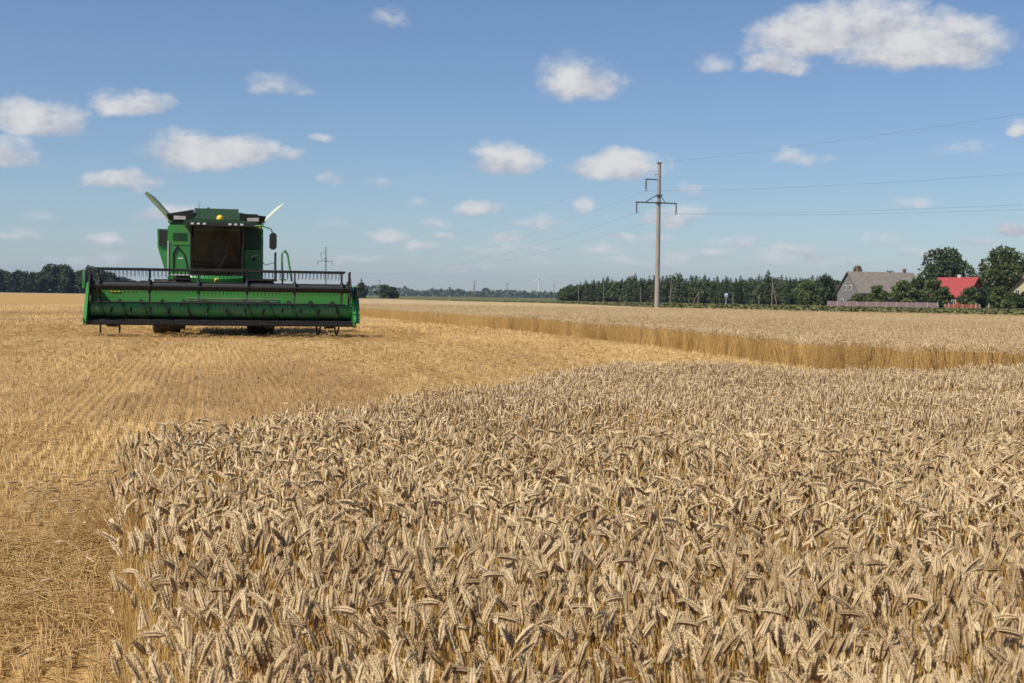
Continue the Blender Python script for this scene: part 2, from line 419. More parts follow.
def field_material(name, soil, straw, rows=True, big=((0.9,0.9,0.9),(1.08,1.06,1.0))):
    m = bpy.data.materials.new(name); m.use_nodes = True
    N, L = m.node_tree.nodes, m.node_tree.links
    b = N['Principled BSDF']; b.inputs['Roughness'].default_value = 0.95
    b.inputs['Specular IOR Level'].default_value = 0.1
    tc_ = N.new('ShaderNodeTexCoord')
    mp = N.new('ShaderNodeMapping'); mp.inputs['Rotation'].default_value = (0,0,ROWA); L.new(tc_.outputs['Object'], mp.inputs[0])
    def noise(sc, st=(1,1,1), det=6, ro=0.65):
        q = N.new('ShaderNodeMapping'); q.inputs['Scale'].default_value = st; L.new(mp.outputs[0], q.inputs[0])
        n = N.new('ShaderNodeTexNoise'); n.inputs['Scale'].default_value = sc; n.inputs['Detail'].default_value = det
        n.inputs['Roughness'].default_value = ro; L.new(q.outputs[0], n.inputs['Vector']); return n.outputs[0]
    fine = noise(22, (1,0.35,1)); coarse = noise(0.22, (1,0.35,1), 5); mid = noise(1.6, (1,0.4,1), 6)
    fac = N.new('ShaderNodeMapRange'); L.new(fine, fac.inputs[0]); fac.inputs[1].default_value = 0.3; fac.inputs[2].default_value = 0.62
    val = fac.outputs[0]
    if rows:
        w = N.new('ShaderNodeTexWave'); w.bands_direction = 'X'; w.inputs['Scale'].default_value = 2*math.pi/(20*0.125)
        w.inputs['Distortion'].default_value = 1.0; w.inputs['Detail'].default_value = 2; w.inputs['Detail Scale'].default_value = 2
        L.new(mp.outputs[0], w.inputs['Vector'])
        mm = N.new('ShaderNodeMath'); mm.operation = 'MULTIPLY_ADD'; L.new(w.outputs['Fac'], mm.inputs[0]); mm.inputs[1].default_value = 0.5
        mu = N.new('ShaderNodeMath'); mu.operation = 'MULTIPLY'; L.new(val, mu.inputs[0]); mu.inputs[1].default_value = 0.65
        L.new(mu.outputs[0], mm.inputs[2]); mm.use_clamp = True; val = mm.outputs[0]
    mixc = N.new('ShaderNodeMix'); mixc.data_type = 'RGBA'; L.new(val, mixc.inputs['Factor'])
    mixc.inputs['A'].default_value = (*soil,1); mixc.inputs['B'].default_value = (*straw,1)
    av = N.new('ShaderNodeMath'); av.operation = 'ADD'; L.new(coarse, av.inputs[0]); L.new(mid, av.inputs[1])
    r2 = N.new('ShaderNodeMapRange'); L.new(av.outputs[0], r2.inputs[0]); r2.inputs[1].default_value = 0.75; r2.inputs[2].default_value = 1.25
    tm = N.new('ShaderNodeMix'); tm.data_type = 'RGBA'; L.new(r2.outputs[0], tm.inputs['Factor'])
    tm.inputs['A'].default_value = (*big[0],1); tm.inputs['B'].default_value = (*big[1],1)
    mu2 = N.new('ShaderNodeMix'); mu2.data_type = 'RGBA'; mu2.blend_type = 'MULTIPLY'; mu2.inputs['Factor'].default_value = 1
    L.new(mixc.outputs['Result'], mu2.inputs['A']); L.new(tm.outputs['Result'], mu2.inputs['B'])
    L.new(mu2.outputs['Result'], b.inputs['Base Color'])
    bp = N.new('ShaderNodeBump'); bp.inputs['Strength'].default_value = 0.6; bp.inputs['Distance'].default_value = 0.06
    L.new(val, bp.inputs['Height']); L.new(bp.outputs[0], b.inputs['Normal'])
    return m
M['field_green'] = field_material('far_meadow', (0.075,0.09,0.03), (0.14,0.135,0.055), rows=False)
M['field_stubble'] = field_material('stubble_ground', (0.20,0.11,0.042), (0.52,0.335,0.135))
M['canopy'] = field_material('wheat_canopy', (0.38,0.28,0.15), (0.56,0.45,0.28), rows=False, big=((0.88,0.88,0.88),(1.08,1.05,1.0)))
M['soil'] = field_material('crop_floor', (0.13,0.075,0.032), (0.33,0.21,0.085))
M['track'] = field_material('pale_track', (0.5,0.43,0.32), (0.62,0.55,0.42), rows=False)

def sheet(name, poly, z, m, kind='structure'):
    o = MB().add([(x,y,z) for x,y in poly], [tuple(range(len(poly)))]).build(name, m, recalc=False)
    me = o.data
    if me.polygons[0].normal.z < 0: me.flip_normals()
    return tag(o, kind=kind)

ring = [(9000*math.cos(2*math.pi*i/48), 9000*math.sin(2*math.pi*i/48)) for i in range(48)]
sheet('ground', ring, -0.02, M['field_green'])
FAR_EDGE = [(14,22.4),(9.3,23.5),(7.2,24.8),(6.1,28.2),(5.1,34.8),(3.0,44),(-0.5,58),(-6.5,75),(-10.3,87),(-19,118),(-42,205),(-88,380)]
FAR_BLOCK = FAR_EDGE + [(-70,385),(at(400,310),310),(at(480,240),240),(at(560,212),212),(at(657,143),143),(at(760,124),124),(at(830,112),112),(at(1024,102),102),(at(1200,96),96),(60,40),(30,26)]
NEAR_EDGE = [(-0.45,1.6),(-0.78,2.8),(-1.22,4.1),(-1.62,5.3),(-2.25,7.5),(-1.6,9.5),(-0.6,11.5),(0.5,14.5),(1.5,17.6),(2.6,17.8),(4.2,16.3),(5.6,16.9),(7.6,18.2),(9.6,19.0)]
NEAR_BLOCK = NEAR_EDGE + [(10.5,19),(7.5,12),(3.5,4),(2.0,0.9),(0.3,0.9)]
sheet('stubble_field', [(-30,-8),(16,-8),(22,30),(8,60),(-10,130),(-60,330),(-95,560),(-150,640),(-420,640),(-420,60)], 0.0, M['field_stubble'])
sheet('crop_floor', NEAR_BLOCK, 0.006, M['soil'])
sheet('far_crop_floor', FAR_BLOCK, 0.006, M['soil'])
sheet('farm_track', [(-430,660),(-430,700),(-170,700),(-150,690),(-190,650)], 0.004, M['track'])

HAZE_DENSITY = 0.00007
hz = MB().box((0,0,74), (18400,18400,150.0)).build('haze', None or bpy.data.materials.new('air'))
am = hz.data.materials[0]; am.use_nodes = True
for n in list(am.node_tree.nodes):
    if n.type != 'OUTPUT_MATERIAL': am.node_tree.nodes.remove(n)
pv = am.node_tree.nodes.new('ShaderNodeVolumePrincipled')
pv.inputs['Color'].default_value = (0.50,0.68,0.98,1); pv.inputs['Density'].default_value = HAZE_DENSITY; pv.inputs['Anisotropy'].default_value = 0.2
am.node_tree.links.new(pv.outputs[0], am.node_tree.nodes['Material Output'].inputs['Volume'])
tag(hz, kind='stuff')

# ------------------------------------------------------------------ wheat
def curve_stalk(L, lean, bend, s0, n, s1):
    s = np.linspace(0, L, n)
    t = np.clip((s-s0)/(s1-s0), 0, 1)
    th = lean*(0.3+0.7*s/L) + bend*(0.6*t*t*(3-2*t) + 0.4*np.clip((s-s0)/(L-s0),0,1))
    ds = np.diff(s); mid = (th[1:]+th[:-1])/2
    x = np.concatenate([[0], np.cumsum(np.sin(mid)*ds)]); z = np.concatenate([[0], np.cumsum(np.cos(mid)*ds)])
    return s, np.stack([x, np.zeros(n), z], 1), th
def tube_tris(C, R, k, phase=0.0):
    """k-sided tube through points C in the xz-plane"""
    n = len(C); tan = np.gradient(C, axis=0); tan /= np.linalg.norm(tan, axis=1)[:,None]+1e-9
    nn = np.stack([tan[:,2], 0*tan[:,0], -tan[:,0]], 1); b = np.array([0,1.0,0])
    V = []
    for i in range(n):
        for j in range(k):
            a = 2*np.pi*j/k+phase
            V.append(C[i]+R[i]*(np.cos(a)*nn[i]+np.sin(a)*b))
    T = []
    for i in range(n-1):
        for j in range(k):
            p,q,r,u = i*k+j, i*k+(j+1)%k, (i+1)*k+(j+1)%k, (i+1)*k+j
            T += [(p,q,r),(p,r,u)]
    return np.array(V), np.array(T)
def make_stalk(lod, lodged=False):
    u = rng.random()
    bend = math.radians(rng.uniform(4,30) if u < 0.78 else (rng.uniform(30,75) if u < 0.94 else rng.uniform(75,150)))
    lean = math.radians(rng.uniform(-4,9))
    if lodged: lean = math.radians(rng.uniform(50,88)); bend = math.radians(rng.uniform(10,50))
    earL = rng.uniform(0.056,0.084)
    L = 0.63 + 0.055*min(bend,2.0) + rng.uniform(-0.02,0.02)
    s0 = L-earL-rng.uniform(0.04,0.11)
    s, C, th = curve_stalk(L, lean, bend, s0, 60, L-earL*0.62)
    f = lambda q: np.array([np.interp(q,s,C[:,0]), 0, np.interp(q,s,C[:,2])])
    fth = lambda q: np.interp(q,s,th)
    parts = []          # (V,T,mat)
    es = L-earL
    k = {0:9,1:6,2:4,3:3}[lod]
    q = np.concatenate([np.linspace(0, s0, max(2,k//2)), np.linspace(s0, es+0.01, k-k//2+1)[1:]])
    r = {0:0.0016,1:0.0017,2:0.002,3:0.003}[lod]
    V, T = tube_tris(np.array([f(x) for x in q]), np.linspace(r*1.15, r*0.75, len(q)), 3)
    parts.append((V,T,1))
    if lod <= 1:
        phi = rng.uniform(0, np.pi)
        ns = 20 if lod == 0 else 15
        for i in range(ns):
            g = (i+0.3)/ns; x = es+earL*g*0.94
            p = f(x); a = fth(x)
            t = np.array([np.sin(a),0,np.cos(a)]); n_ = np.array([np.cos(a),0,-np.sin(a)]); b_ = np.array([0,1.0,0])
            side = (np.cos(phi)*n_+np.sin(phi)*b_)*(1 if i%2 else -1); w = np.cross(t, side)
            env = 0.62+0.46*np.sin(np.pi*min(1,g*0.86+0.16))
            hl = (0.0086 if lod == 0 else 0.0100)*env
            fl = [(0.0030,0.32),(-0.0030,-0.32)] if lod == 0 else [(0.0,0.0)]
            for off, sp in fl:
                ax = t*0.9+side*rng.uniform(0.28,0.5)+w*sp; ax /= np.linalg.norm(ax)
                s2 = side-ax*(side@ax); s2 /= np.linalg.norm(s2); w2 = np.cross(ax, s2)
                c = p+side*0.0040*env+w*off*env
                r1, r2 = (0.0028*env, 0.0030*env) if lod == 0 else (0.0035*env, 0.0058*env)
                m0 = c-ax*hl*0.25
                tip = hl*(rng.uniform(0.85,1.2) if rng.random() < 0.6 else rng.uniform(1.4,2.1)); r1 *= rng.uniform(0.75,1.1); r2 *= rng.uniform(0.75,1.1)
                V = np.array([c-ax*hl, m0+s2*r1, m0+w2*r2, m0-s2*r1, m0-w2*r2, c+ax*tip])
                T = np.array([(0,2,1),(0,3,2),(0,4,3),(0,1,4),(5,1,2),(5,2,3),(5,3,4),(5,4,1)])
                parts.append((V,T,0))
        # the core of the ear
        q = np.linspace(es, L-0.002, 4)
        V, T = tube_tris(np.array([f(x) for x in q]), np.array([0.002,0.0034,0.0032,0.001]), 3); parts.append((V,T,0))
    elif lod == 2:
        q = np.linspace(es, L, 6); rr = np.array([0.002,0.0074,0.0058,0.0074,0.0054,0.0014])
        V, T = tube_tris(np.array([f(x) for x in q]), rr, 3, rng.uniform(0,6)); parts.append((V,T,0))
    else:
        q = np.array([es, es+earL*0.45, L]); rr = np.array([0.003,0.0095,0.002])
        V, T = tube_tris(np.array([f(x) for x in q]), rr, 3, rng.uniform(0,6)); parts.append((V,T,0))
    if lod <= 2:
        for _ in range(2 if lod == 0 else 1):
            if rng.random() < 0.7:
                z0 = rng.uniform(0.2,0.5); a = rng.uniform(0,2*np.pi); ln = rng.uniform(0.08,0.18); wd = rng.uniform(0.002,0.0048)
                d = np.array([np.cos(a),np.sin(a),0]); e = np.array([-np.sin(a),np.cos(a),0]); p = f(z0); nseg = 4
                V = []; up = rng.uniform(0.0,1.0); dr = rng.uniform(0.8,2.2)
                for i in range(nseg+1):
                    g = i/nseg; c = p+d*ln*(g*0.75)+np.array([0,0,ln*(up*g-dr*g*g)])
                    ww = wd*(1-g*0.85); tw = e*np.cos(g*2)+np.array([0,0,1])*np.sin(g*2)
                    V += [c-tw*ww, c+tw*ww]
                T = []
                for i in range(nseg): T += [(2*i,2*i+1,2*i+3),(2*i,2*i+3,2*i+2)]
                parts.append((np.array(V),np.array(T),2))
    VV, TT, MM, o = [], [], [], 0
    for V,T,mm in parts:
        VV.append(V); TT.append(T+o); MM.append(np.full(len(T),mm)); o += len(V)
    return np.concatenate(VV), np.concatenate(TT), np.concatenate(MM)
ST = {l: [make_stalk(l) for _ in range(n)] for l, n in ((0,22),(1,22),(2,18),(3,12))}

def heights(P):
    """plants are a bit taller and shorter in patches"""
    return 0.93 + 0.10*vnoise(P,0.9,1) + 0.06*vnoise(P,0.25,2) + rng.uniform(-0.085,0.06,len(P))
def stalk_tint(P): return np.clip(0.02+0.4*vnoise(P,0.5,5)+0.9*rng.random(len(P))**1.4-0.05, 0, 1)
def leaning(P, s=0.055):
    a = 2*np.pi*vnoise(P,1.3,9); return np.stack([s*np.cos(a)+rng.normal(0,s*0.9,len(P)), s*np.sin(a)+rng.normal(0,s*0.9,len(P))],1)

near = Scatter()
for d0, d1, lod, dens in ((1.6,4.6,0,560),(4.6,8.5,1,560),(8.5,20.5,2,480)):
    P = wedge(d0, d1, dens, -0.46, 0.46, 0.5)
    P = P[in_poly(P, NEAR_BLOCK)]
    P = P[(vnoise(P,0.22,21) > 0.10) | (rng.random(len(P)) < 0.5)]
    de = dist_line(P, NEAR_EDGE)
    P = P[(de > 0.10) | (rng.random(len(P)) < 0.55)]; de = dist_line(P, NEAR_EDGE)
    sh = leaning(P)
    near.put(ST[lod], P, 0.0, heights(P), sh, stalk_tint(P))
# knocked-over stalks at the corner of the stand and along its left edge
LODGED = [make_stalk(1, True) for _ in range(16)]
n = 170
P = np.stack([rng.normal(-2.3,0.10,n), rng.uniform(6.9,8.1,n)],1)
near.put(LODGED, P, rng.uniform(0.0,0.16,n), rng.uniform(0.4,0.72,n), None, rng.uniform(0.5,1.0,n), math.pi+rng.normal(0.15,0.55,n))
n = 22
t = rng.random(n); P = np.stack([-0.78-1.48*t+rng.normal(-0.02,0.05,n), 2.8+4.6*t],1)
near.put(LODGED, P, rng.uniform(0.0,0.05,n), rng.uniform(0.45,0.8,n), None, rng.uniform(0.2,0.9,n), math.pi+rng.normal(0.2,0.7,n))
tag(near.build('wheat_stand', [M['ear'],M['stalk'],M['dry_leaf']]), 'ripe standing wheat with grey beige ears filling the foreground', 'wheat', kind='stuff')

far = Scatter()
FE = FAR_EDGE[:-1]
P = wedge(22, 60, 330); P = P[in_poly(P, FAR_BLOCK)]; de = dist_line(P, FE)
P = P[de > 0.55*vnoise(P,0.7,91)]; de = dist_line(P, FE)
e = de < 0.8
q = P[e & (vnoise(P,0.28,77) > 0.33)]; far.put(ST[2], q, 0.0, heights(q)*(0.93+0.2*vnoise(q,0.5,78)), leaning(q,0.07)+0.6*np.stack([vnoise(q,0.35,79)-0.5,vnoise(q,0.35,80)-0.5],1), np.clip(1.3*vnoise(q,0.25,81)-0.4,0,1))
P2 = wedge(22, 40, 260); P2 = P2[in_poly(P2, FAR_BLOCK)]; d2_ = dist_line(P2, FE); q = P2[(d2_ < 0.85) & (d2_ > 0.55*vnoise(P2,0.7,91))]
far.put(ST[2], q, 0.0, heights(q)*(0.86+0.3*vnoise(q,0.4,78)), leaning(q,0.12)+0.4*np.stack([vnoise(q,0.3,85)-0.5,vnoise(q,0.3,86)-0.5],1), np.clip(1.3*vnoise(q,0.25,83)-0.35,0,1))
q = P[~e & (P[:,1] < 36) & (rng.random(len(P)) < 0.62)]; far.put(ST[2], q, 0.0, heights(q)*1.06, leaning(q), stalk_tint(q))
q = P[~e & (P[:,1] >= 36) & (rng.random(len(P)) < 0.42)]; far.put(ST[3], q, 0.0, heights(q)*1.06, leaning(q), stalk_tint(q))
P = wedge(60, 130, 120); P = P[in_poly(P, FAR_BLOCK)]; de = dist_line(P, FE)
q = P[(de < 0.9) & (rng.random(len(P)) < 0.9)]; far.put(ST[3], q, 0.0, heights(q)*1.04, leaning(q,0.09), stalk_tint(q)*0.45)
q = P[(de >= 0.9) & (rng.random(len(P)) < 0.20)]; far.put(ST[3], q, 0.0, heights(q)*1.02, leaning(q), stalk_tint(q))
P = wedge(130, 400, 2.2); P = P[in_poly(P, FAR_BLOCK)]
far.put(ST[3], P, 0.0, heights(P)*1.05, leaning(P), stalk_tint(P))
fo = far.build('standing_wheat', [M['ear'],M['stalk'],M['dry_leaf']])
tag(fo, 'uncut wheat block beyond the stubble, its cut edge a straw coloured wall', 'wheat', kind='stuff')
# the thick mass of heads below the tips of that block
def inset(poly, d):
    out = []; n = len(poly)
    area = sum(poly[i][0]*poly[(i+1)%n][1]-poly[(i+1)%n][0]*poly[i][1] for i in range(n))
    sg = 1 if area > 0 else -1
    for i in range(n):
        p, c, q = Vector(poly[i-1]), Vector(poly[i]), Vector(poly[(i+1)%n])
        a, b = (c-p).normalized(), (q-c).normalized()
        m = Vector((-(a.y+b.y), a.x+b.x)).normalized()*sg
        out.append((c.x+m.x*d, c.y+m.y*d))
    return out
ins = inset(FAR_BLOCK, 1.0)
cp = MB().prism(ins, 'z', 0.03, 0.56).build('wheat_heads', M['canopy'], fo)
cp.data.materials.append(M['soil'])
for p_ in cp.data.polygons:
    if abs(p_.normal.z) < 0.5: p_.material_index = 1
tag(cp, kind='stuff')

# ------------------------------------------------------------------ stubble and straw
def make_clump(nst, r, k=3, hh=(0.07,0.14)):
    VV,TT,o = [],[],0
    for _ in range(nst):
        b = np.array([rng.normal(0,0.012), rng.normal(0,0.012), -0.005]); ln = rng.uniform(*hh)
        d = np.array([rng.normal(0,0.16), rng.normal(0,0.16), 1.0])
        if rng.random() < 0.12: d = np.array([rng.normal(0,1.2), rng.normal(0,1.2), 0.4])
        d /= np.linalg.norm(d); x = np.cross(d,[0,1,0.1]); x /= np.linalg.norm(x); y = np.cross(d,x)
        rr = r*rng.uniform(0.8,1.25)
        V = [b+h_*d+rr*(np.cos(2*np.pi*j/k)*x+np.sin(2*np.pi*j/k)*y) for h_ in (0,ln) for j in range(k)]
        T = []
        for j in range(k):
            q = (j+1)%k; T += [(j,q,k+q),(j,k+q,k+j)]
        T += [(k,k+1,k+2)]
        VV.append(np.array(V)); TT.append(np.array(T)+o); o += len(V)
    T = np.concatenate(TT); return np.concatenate(VV), T, np.zeros(len(T),int)
def make_straw(r, lo, hi):
    ln = rng.uniform(lo,hi); c = rng.uniform(-0.25,0.25)*ln; h = rng.uniform(0,0.25)*ln
    q = np.linspace(-0.5,0.5,4)
    C = np.stack([q*ln, 0*q, h*(q+0.5)+c*0.3*(0.25-q*q)],1)
    C[:,2] -= C[:,2].min()
    V,T = tube_tris(C, np.full(4,r), 3)
    V[:,1] += c*(V[:,0]/ln)**2
    return V,T,np.zeros(len(T),int)
CL = {0:[make_clump(5,0.0021) for _ in range(14)], 1:[make_clump(4,0.0028) for _ in range(12)], 2:[make_clump(4,0.0036) for _ in range(10)], 3:[make_clump(3,0.009) for _ in range(8)]}
SW = {0:[make_straw(0.0017,0.06,0.30) for _ in range(18)], 1:[make_straw(0.0024,0.08,0.32) for _ in range(12)], 2:[make_straw(0.005,0.15,0.45) for _ in range(8)]}

def to_rows(P, sp=0.125, jit=0.016):
    u = P[:,0]*ROW.y - P[:,1]*ROW.x; v = P[:,0]*ROW.x + P[:,1]*ROW.y
    u = np.round(u/sp)*sp + rng.normal(0,jit,len(P)) + 0.02*(vnoise(np.stack([u,v],1),1.5,3)-0.5)
    return np.stack([u*ROW.y + v*ROW.x, -u*ROW.x + v*ROW.y],1)
def off_crop(P, near_gap=0.03, far_gap=0.1):
    return P[~in_poly(P, NEAR_BLOCK) & ~in_poly(P, FAR_BLOCK)]
def wheeling(P):
    """rows pressed flat by the machine's wheels; two pairs of tracks"""
    u = P[:,0]*ROW.y - P[:,1]*ROW.x
    k = np.zeros(len(P), bool)
    for c in (-4.6,-1.5,4.2,7.3): k |= np.abs(u-c) < 0.35
    return k
stub = Scatter()
for d0,d1,lod,dens in ((2.2,9,0,150),(9,22,1,120),(22,48,2,56),(48,130,3,14)):
    P = off_crop(to_rows(wedge(d0,d1,dens,-0.46,0.46 if d0 < 40 else 0.1,0.6)))
    keep = rng.random(len(P)) < (0.1+1.5*vnoise(P,0.3,31) if d0 < 9 else 0.5+0.6*vnoise(P,0.45,31)); P = P[keep]
    wt = wheeling(P)
    P = P[~wt | (rng.random(len(P)) < 0.45)]
    ti = np.clip(0.9*vnoise(P*np.array([1,0.5]),3.2,11)+0.5*vnoise(P,0.8,12)+0.5*rng.random(len(P))-0.42,0,1)
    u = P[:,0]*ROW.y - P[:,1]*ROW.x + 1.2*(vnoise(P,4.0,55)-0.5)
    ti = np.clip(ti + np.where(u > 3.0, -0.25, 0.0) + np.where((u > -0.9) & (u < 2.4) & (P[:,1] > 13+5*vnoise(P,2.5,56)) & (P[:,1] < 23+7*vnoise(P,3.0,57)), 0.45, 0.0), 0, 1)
    low = np.where((np.abs(P[:,0]+10) < 7) & (np.abs(P[:,1]-44.5) < 5.5), 0.5, 1.0)
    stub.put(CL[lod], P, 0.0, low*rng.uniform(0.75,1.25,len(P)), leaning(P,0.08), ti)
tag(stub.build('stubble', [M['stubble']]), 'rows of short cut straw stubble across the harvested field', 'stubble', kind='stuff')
lit = Scatter()
for d0,d1,lod,dens in ((2.2,9,0,520),(9,24,1,330),(24,60,2,60)):
    P = off_crop(wedge(d0,d1,dens,-0.46,0.46,0.6))
    u = P[:,0]*ROW.y - P[:,1]*ROW.x + 1.2*(vnoise(P,4.0,55)-0.5)
    w = np.where(u > 3.0, 1.5, 0.75)*np.where((u > -1.5) & (u < 2.4) & (P[:,1] > 14) & (P[:,1] < 30), 0.15, 1.0)
    P = P[rng.random(len(P)) < w*(0.15+0.75*vnoise(P,0.7,41))]
    lit.put(SW[lod], P, np.abs(rng.normal(0.012,0.03,len(P))), rng.uniform(0.6,1.3,len(P)), None)
# matted straw next to the corner of the stand
n = 5200
t = rng.random(n); P = np.stack([-2.0-0.9*t*rng.random(n)+rng.normal(0,0.35,n)-0.35, 5.2+2.2*rng.random(n)+rng.normal(0,0.4,n)],1); P = off_crop(P)
lit.put(SW[0], P, np.abs(rng.normal(0.02,0.04,len(P))), rng.uniform(0.7,1.5,len(P)))
tag(lit.build('straw_litter', [M['litter']]), 'loose chopped straw lying between the stubble rows', 'straw', kind='stuff')

# ------------------------------------------------------------------ trees
def leaf_quads(C, size, flat=0.0):
    """one randomly turned leaf spray (a bent quad) for every centre"""
    n = len(C); a = rng.normal(size=(n,3)); a /= np.linalg.norm(a,axis=1)[:,None]
    b = rng.normal(size=(n,3)); b -= (b*a).sum(1)[:,None]*a; b /= np.linalg.norm(b,axis=1)[:,None]
    if flat: a[:,2] *= flat; b[:,2] *= flat
    s = size*rng.uniform(0.6,1.35,n)[:,None]
    cx = np.cross(a,b)*s*0.25
    V = np.stack([C-a*s, C-b*s*0.6+cx, C+a*s, C+b*s*0.6+cx],1).reshape(-1,3)
    o = np.arange(n)[:,None]*4
    T = np.concatenate([o+np.array([0,1,2]), o+np.array([0,2,3])],0)
    return V,T
def crown_points(lobes, n):
    """points in the outer shell of overlapping lobes (x,y,z,rx,ry,rz)"""
    L = np.array(lobes); vol = (L[:,3]*L[:,4]*L[:,5])**(2/3); k = rng.choice(len(L), n, p=vol/vol.sum())
    d = rng.normal(size=(n,3)); d /= np.linalg.norm(d,axis=1)[:,None]
    r = rng.uniform(0.25,1,n)**0.4
    clump = 0.86+0.28*vnoise(np.stack([np.arctan2(d[:,1],d[:,0])*2+k*7.1, d[:,2]*3+k*3.3],1),0.6,13)
    return L[k,:3]+d*(r*clump)[:,None]*L[k,3:6]
def add_crown(parent, C, size, m, flat=0.0, name='crown'):
    V,T = leaf_quads(C,size,flat)
    ti = np.repeat(np.clip(vnoise(C[:,:2]+C[:,2:3],size*5,3)*0.7+0.3*rng.random(len(C)),0,1),4)
    return tri_mesh(name, V, T, [m], None, ti, parent, smooth=False)
def broad_tree(name, loc, h, w, n, size, m, label, cat='tree', group=None, trunk_h=0.25, seed_lobes=9, low=0.12):
    root = empty(name, loc); tag(root, label, cat, group)
    lobes = []
    for i in range(seed_lobes):
        t = i/max(1,seed_lobes-1); z = h*(low+0.16+(0.80-low-0.16)*t)
        prof = math.sin(math.pi*(0.18+0.70*t))**0.8
        a = i*2.4+rng.uniform(-0.4,0.4); rr = w*0.5*prof*0.55
        s = w*0.5*rng.uniform(0.42,0.62)*(0.55+0.45*prof)
        lobes.append((rr*math.cos(a), rr*math.sin(a), z, s, s, s*rng.uniform(0.7,0.95)*min(1,h/w*0.9)))
    lobes.append((0,0,h*0.84,w*0.24,w*0.24,h*0.15)); lobes.append((0,0,h*0.5,w*0.3,w*0.3,h*0.3))
    b = MB(); b.tube((0,0,0),(0.02*w,0,h*0.35),h*0.028,h*0.02,8); b.tube((0.02*w,0,h*0.35),(0,0.01*w,h*0.8),h*0.02,h*0.006,7)
    for (x,y,z,rx,ry,rz) in lobes[:seed_lobes]: b.tube((0.01*w,0,max(h*0.22,z-rz-h*0.08)),(x*0.8,y*0.8,z),h*0.011,h*0.004,5)
    b.build('trunk', M['bark'], root)
    add_crown(root, crown_points(lobes,n), size, m)
    return root
def spruce(name, loc, h, w, n, size, label, cat='tree', group=None, ragged=0.25):
    root = empty(name, loc); tag(root, label, cat, group)
    MB().tube((0,0,0),(0,0,h*0.97),h*0.014,h*0.003,6).build('trunk', M['bark'], root)
    t = 1-np.sqrt(rng.uniform(0.0,1,n))*0.94; a = rng.uniform(0,2*np.pi,n)
    layer = 0.72+0.28*np.abs(np.sin(t*h*1.9)); var = 1+ragged*(vnoise(np.stack([a*2,t*9],1),0.7,int(rng.integers(99)))-0.5)*2
    R = w*0.5*np.minimum(1,(1-t)*1.25)**0.85*layer*var*rng.uniform(0.3,1,n)**0.35
    C = np.stack([R*np.cos(a), R*np.sin(a), h*t-0.12*R],1)
    add_crown(root, C, size, M['needle'], 0.55)
    return root

# the wood along the middle of the horizon, tree by tree
G1 = 'trees of the dark wood behind the pole'
L_SP = 'dark pointed spruce in the long wood behind the concrete power pole'
L_BR = 'rounded leafy tree in the long wood behind the concrete power pole'
protos = [spruce('spruce_tree',(0,0,0),14.5+rng.uniform(-1.5,1.5),7.6,720,0.66,L_SP,'tree',G1) for _ in range(5)]
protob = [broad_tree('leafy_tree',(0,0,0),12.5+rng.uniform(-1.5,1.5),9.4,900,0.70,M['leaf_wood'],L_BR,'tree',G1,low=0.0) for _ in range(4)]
used = set()
def stand(proto, x, y, s, label=None, group=None):
    if proto.name in used: o = copy_tree(proto)
    else: o = proto; used.add(proto.name)
    o.location = (x,y,-0.02); o.rotation_euler = (0,0,rng.uniform(0,6.28)); o.scale = (s*rng.uniform(0.85,1.15),)*2+(s,)
    if label: o['label'] = label
    if group: o['group'] = group
    return o
first = True
k = 0
for row in range(4):
    px = 559.0 + row*1.4
    while px < 838:
        D = 585 - (px-560)*0.36 + row*8 + rng.uniform(-3,3)
        # skyline of the wood: low at its left end, then about level and a little higher to the right
        h = np.interp(px, [558,566,580,600,640,700,760,800,838],[5.5,8.5,10.5,11.5,12.8,12.6,12.6,12.2,12.5])*0.80*(1+0.05*row)*rng.uniform(0.78,1.06)
        if rng.random() < 0.12: h *= 1.12
        sp = rng.random() < (0.75 if px < 760 else 0.45)
        pr = protos[k%5] if sp else protob[k%4]; k += 1
        stand(pr, at(px,D), D, h/(14.5 if sp else 12.5))
        px += rng.uniform(3.2,5.6)
# the dark wood at the left of the field
G2 = 'trees of the dark wood at the left end of the field'
L2 = 'dark leafy tree in the wood at the left end of the stubble field'
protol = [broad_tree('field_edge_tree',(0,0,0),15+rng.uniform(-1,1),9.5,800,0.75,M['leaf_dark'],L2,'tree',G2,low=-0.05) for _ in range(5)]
for row in range(3):
    px = -70.0+row*2
    while px < 345:
        D = 745+row*14+rng.uniform(-4,4)
        h = np.interp(px,[-70,0,10,20,35,50,62,75,90,110,135,180,345],[14,14.5,13,14,12.5,18,18.5,14,17,13,9.5,8,6.5])*rng.uniform(0.88,1.05)
        stand(protol[k%5], at(px,D), D, h/15, L2, G2); k += 1
        px += rng.uniform(4.5,7.5)*(1 if px < 120 else 1.5)
# single trees right of the combine
for (px,D,h,w,lab) in ((361,600,7.5,7,'small dark tree with a pointed top just right of the harvester on the horizon'),
                       (384,640,7.0,9,'broad low bush in the pair of round trees right of the harvester'),
                       (393,645,5.8,7,'smaller right hand bush in the pair of round trees right of the harvester')):
    broad_tree('leafy_tree',(at(px,D),D,-0.02),h,w,900,0.5,M['leaf_dark'],lab,low=-0.1)
spruce('spruce_tree',(at(361.5,604),604,-0.02),9.8,3.4,260,0.5,'narrow spire rising behind the small dark tree right of the harvester')
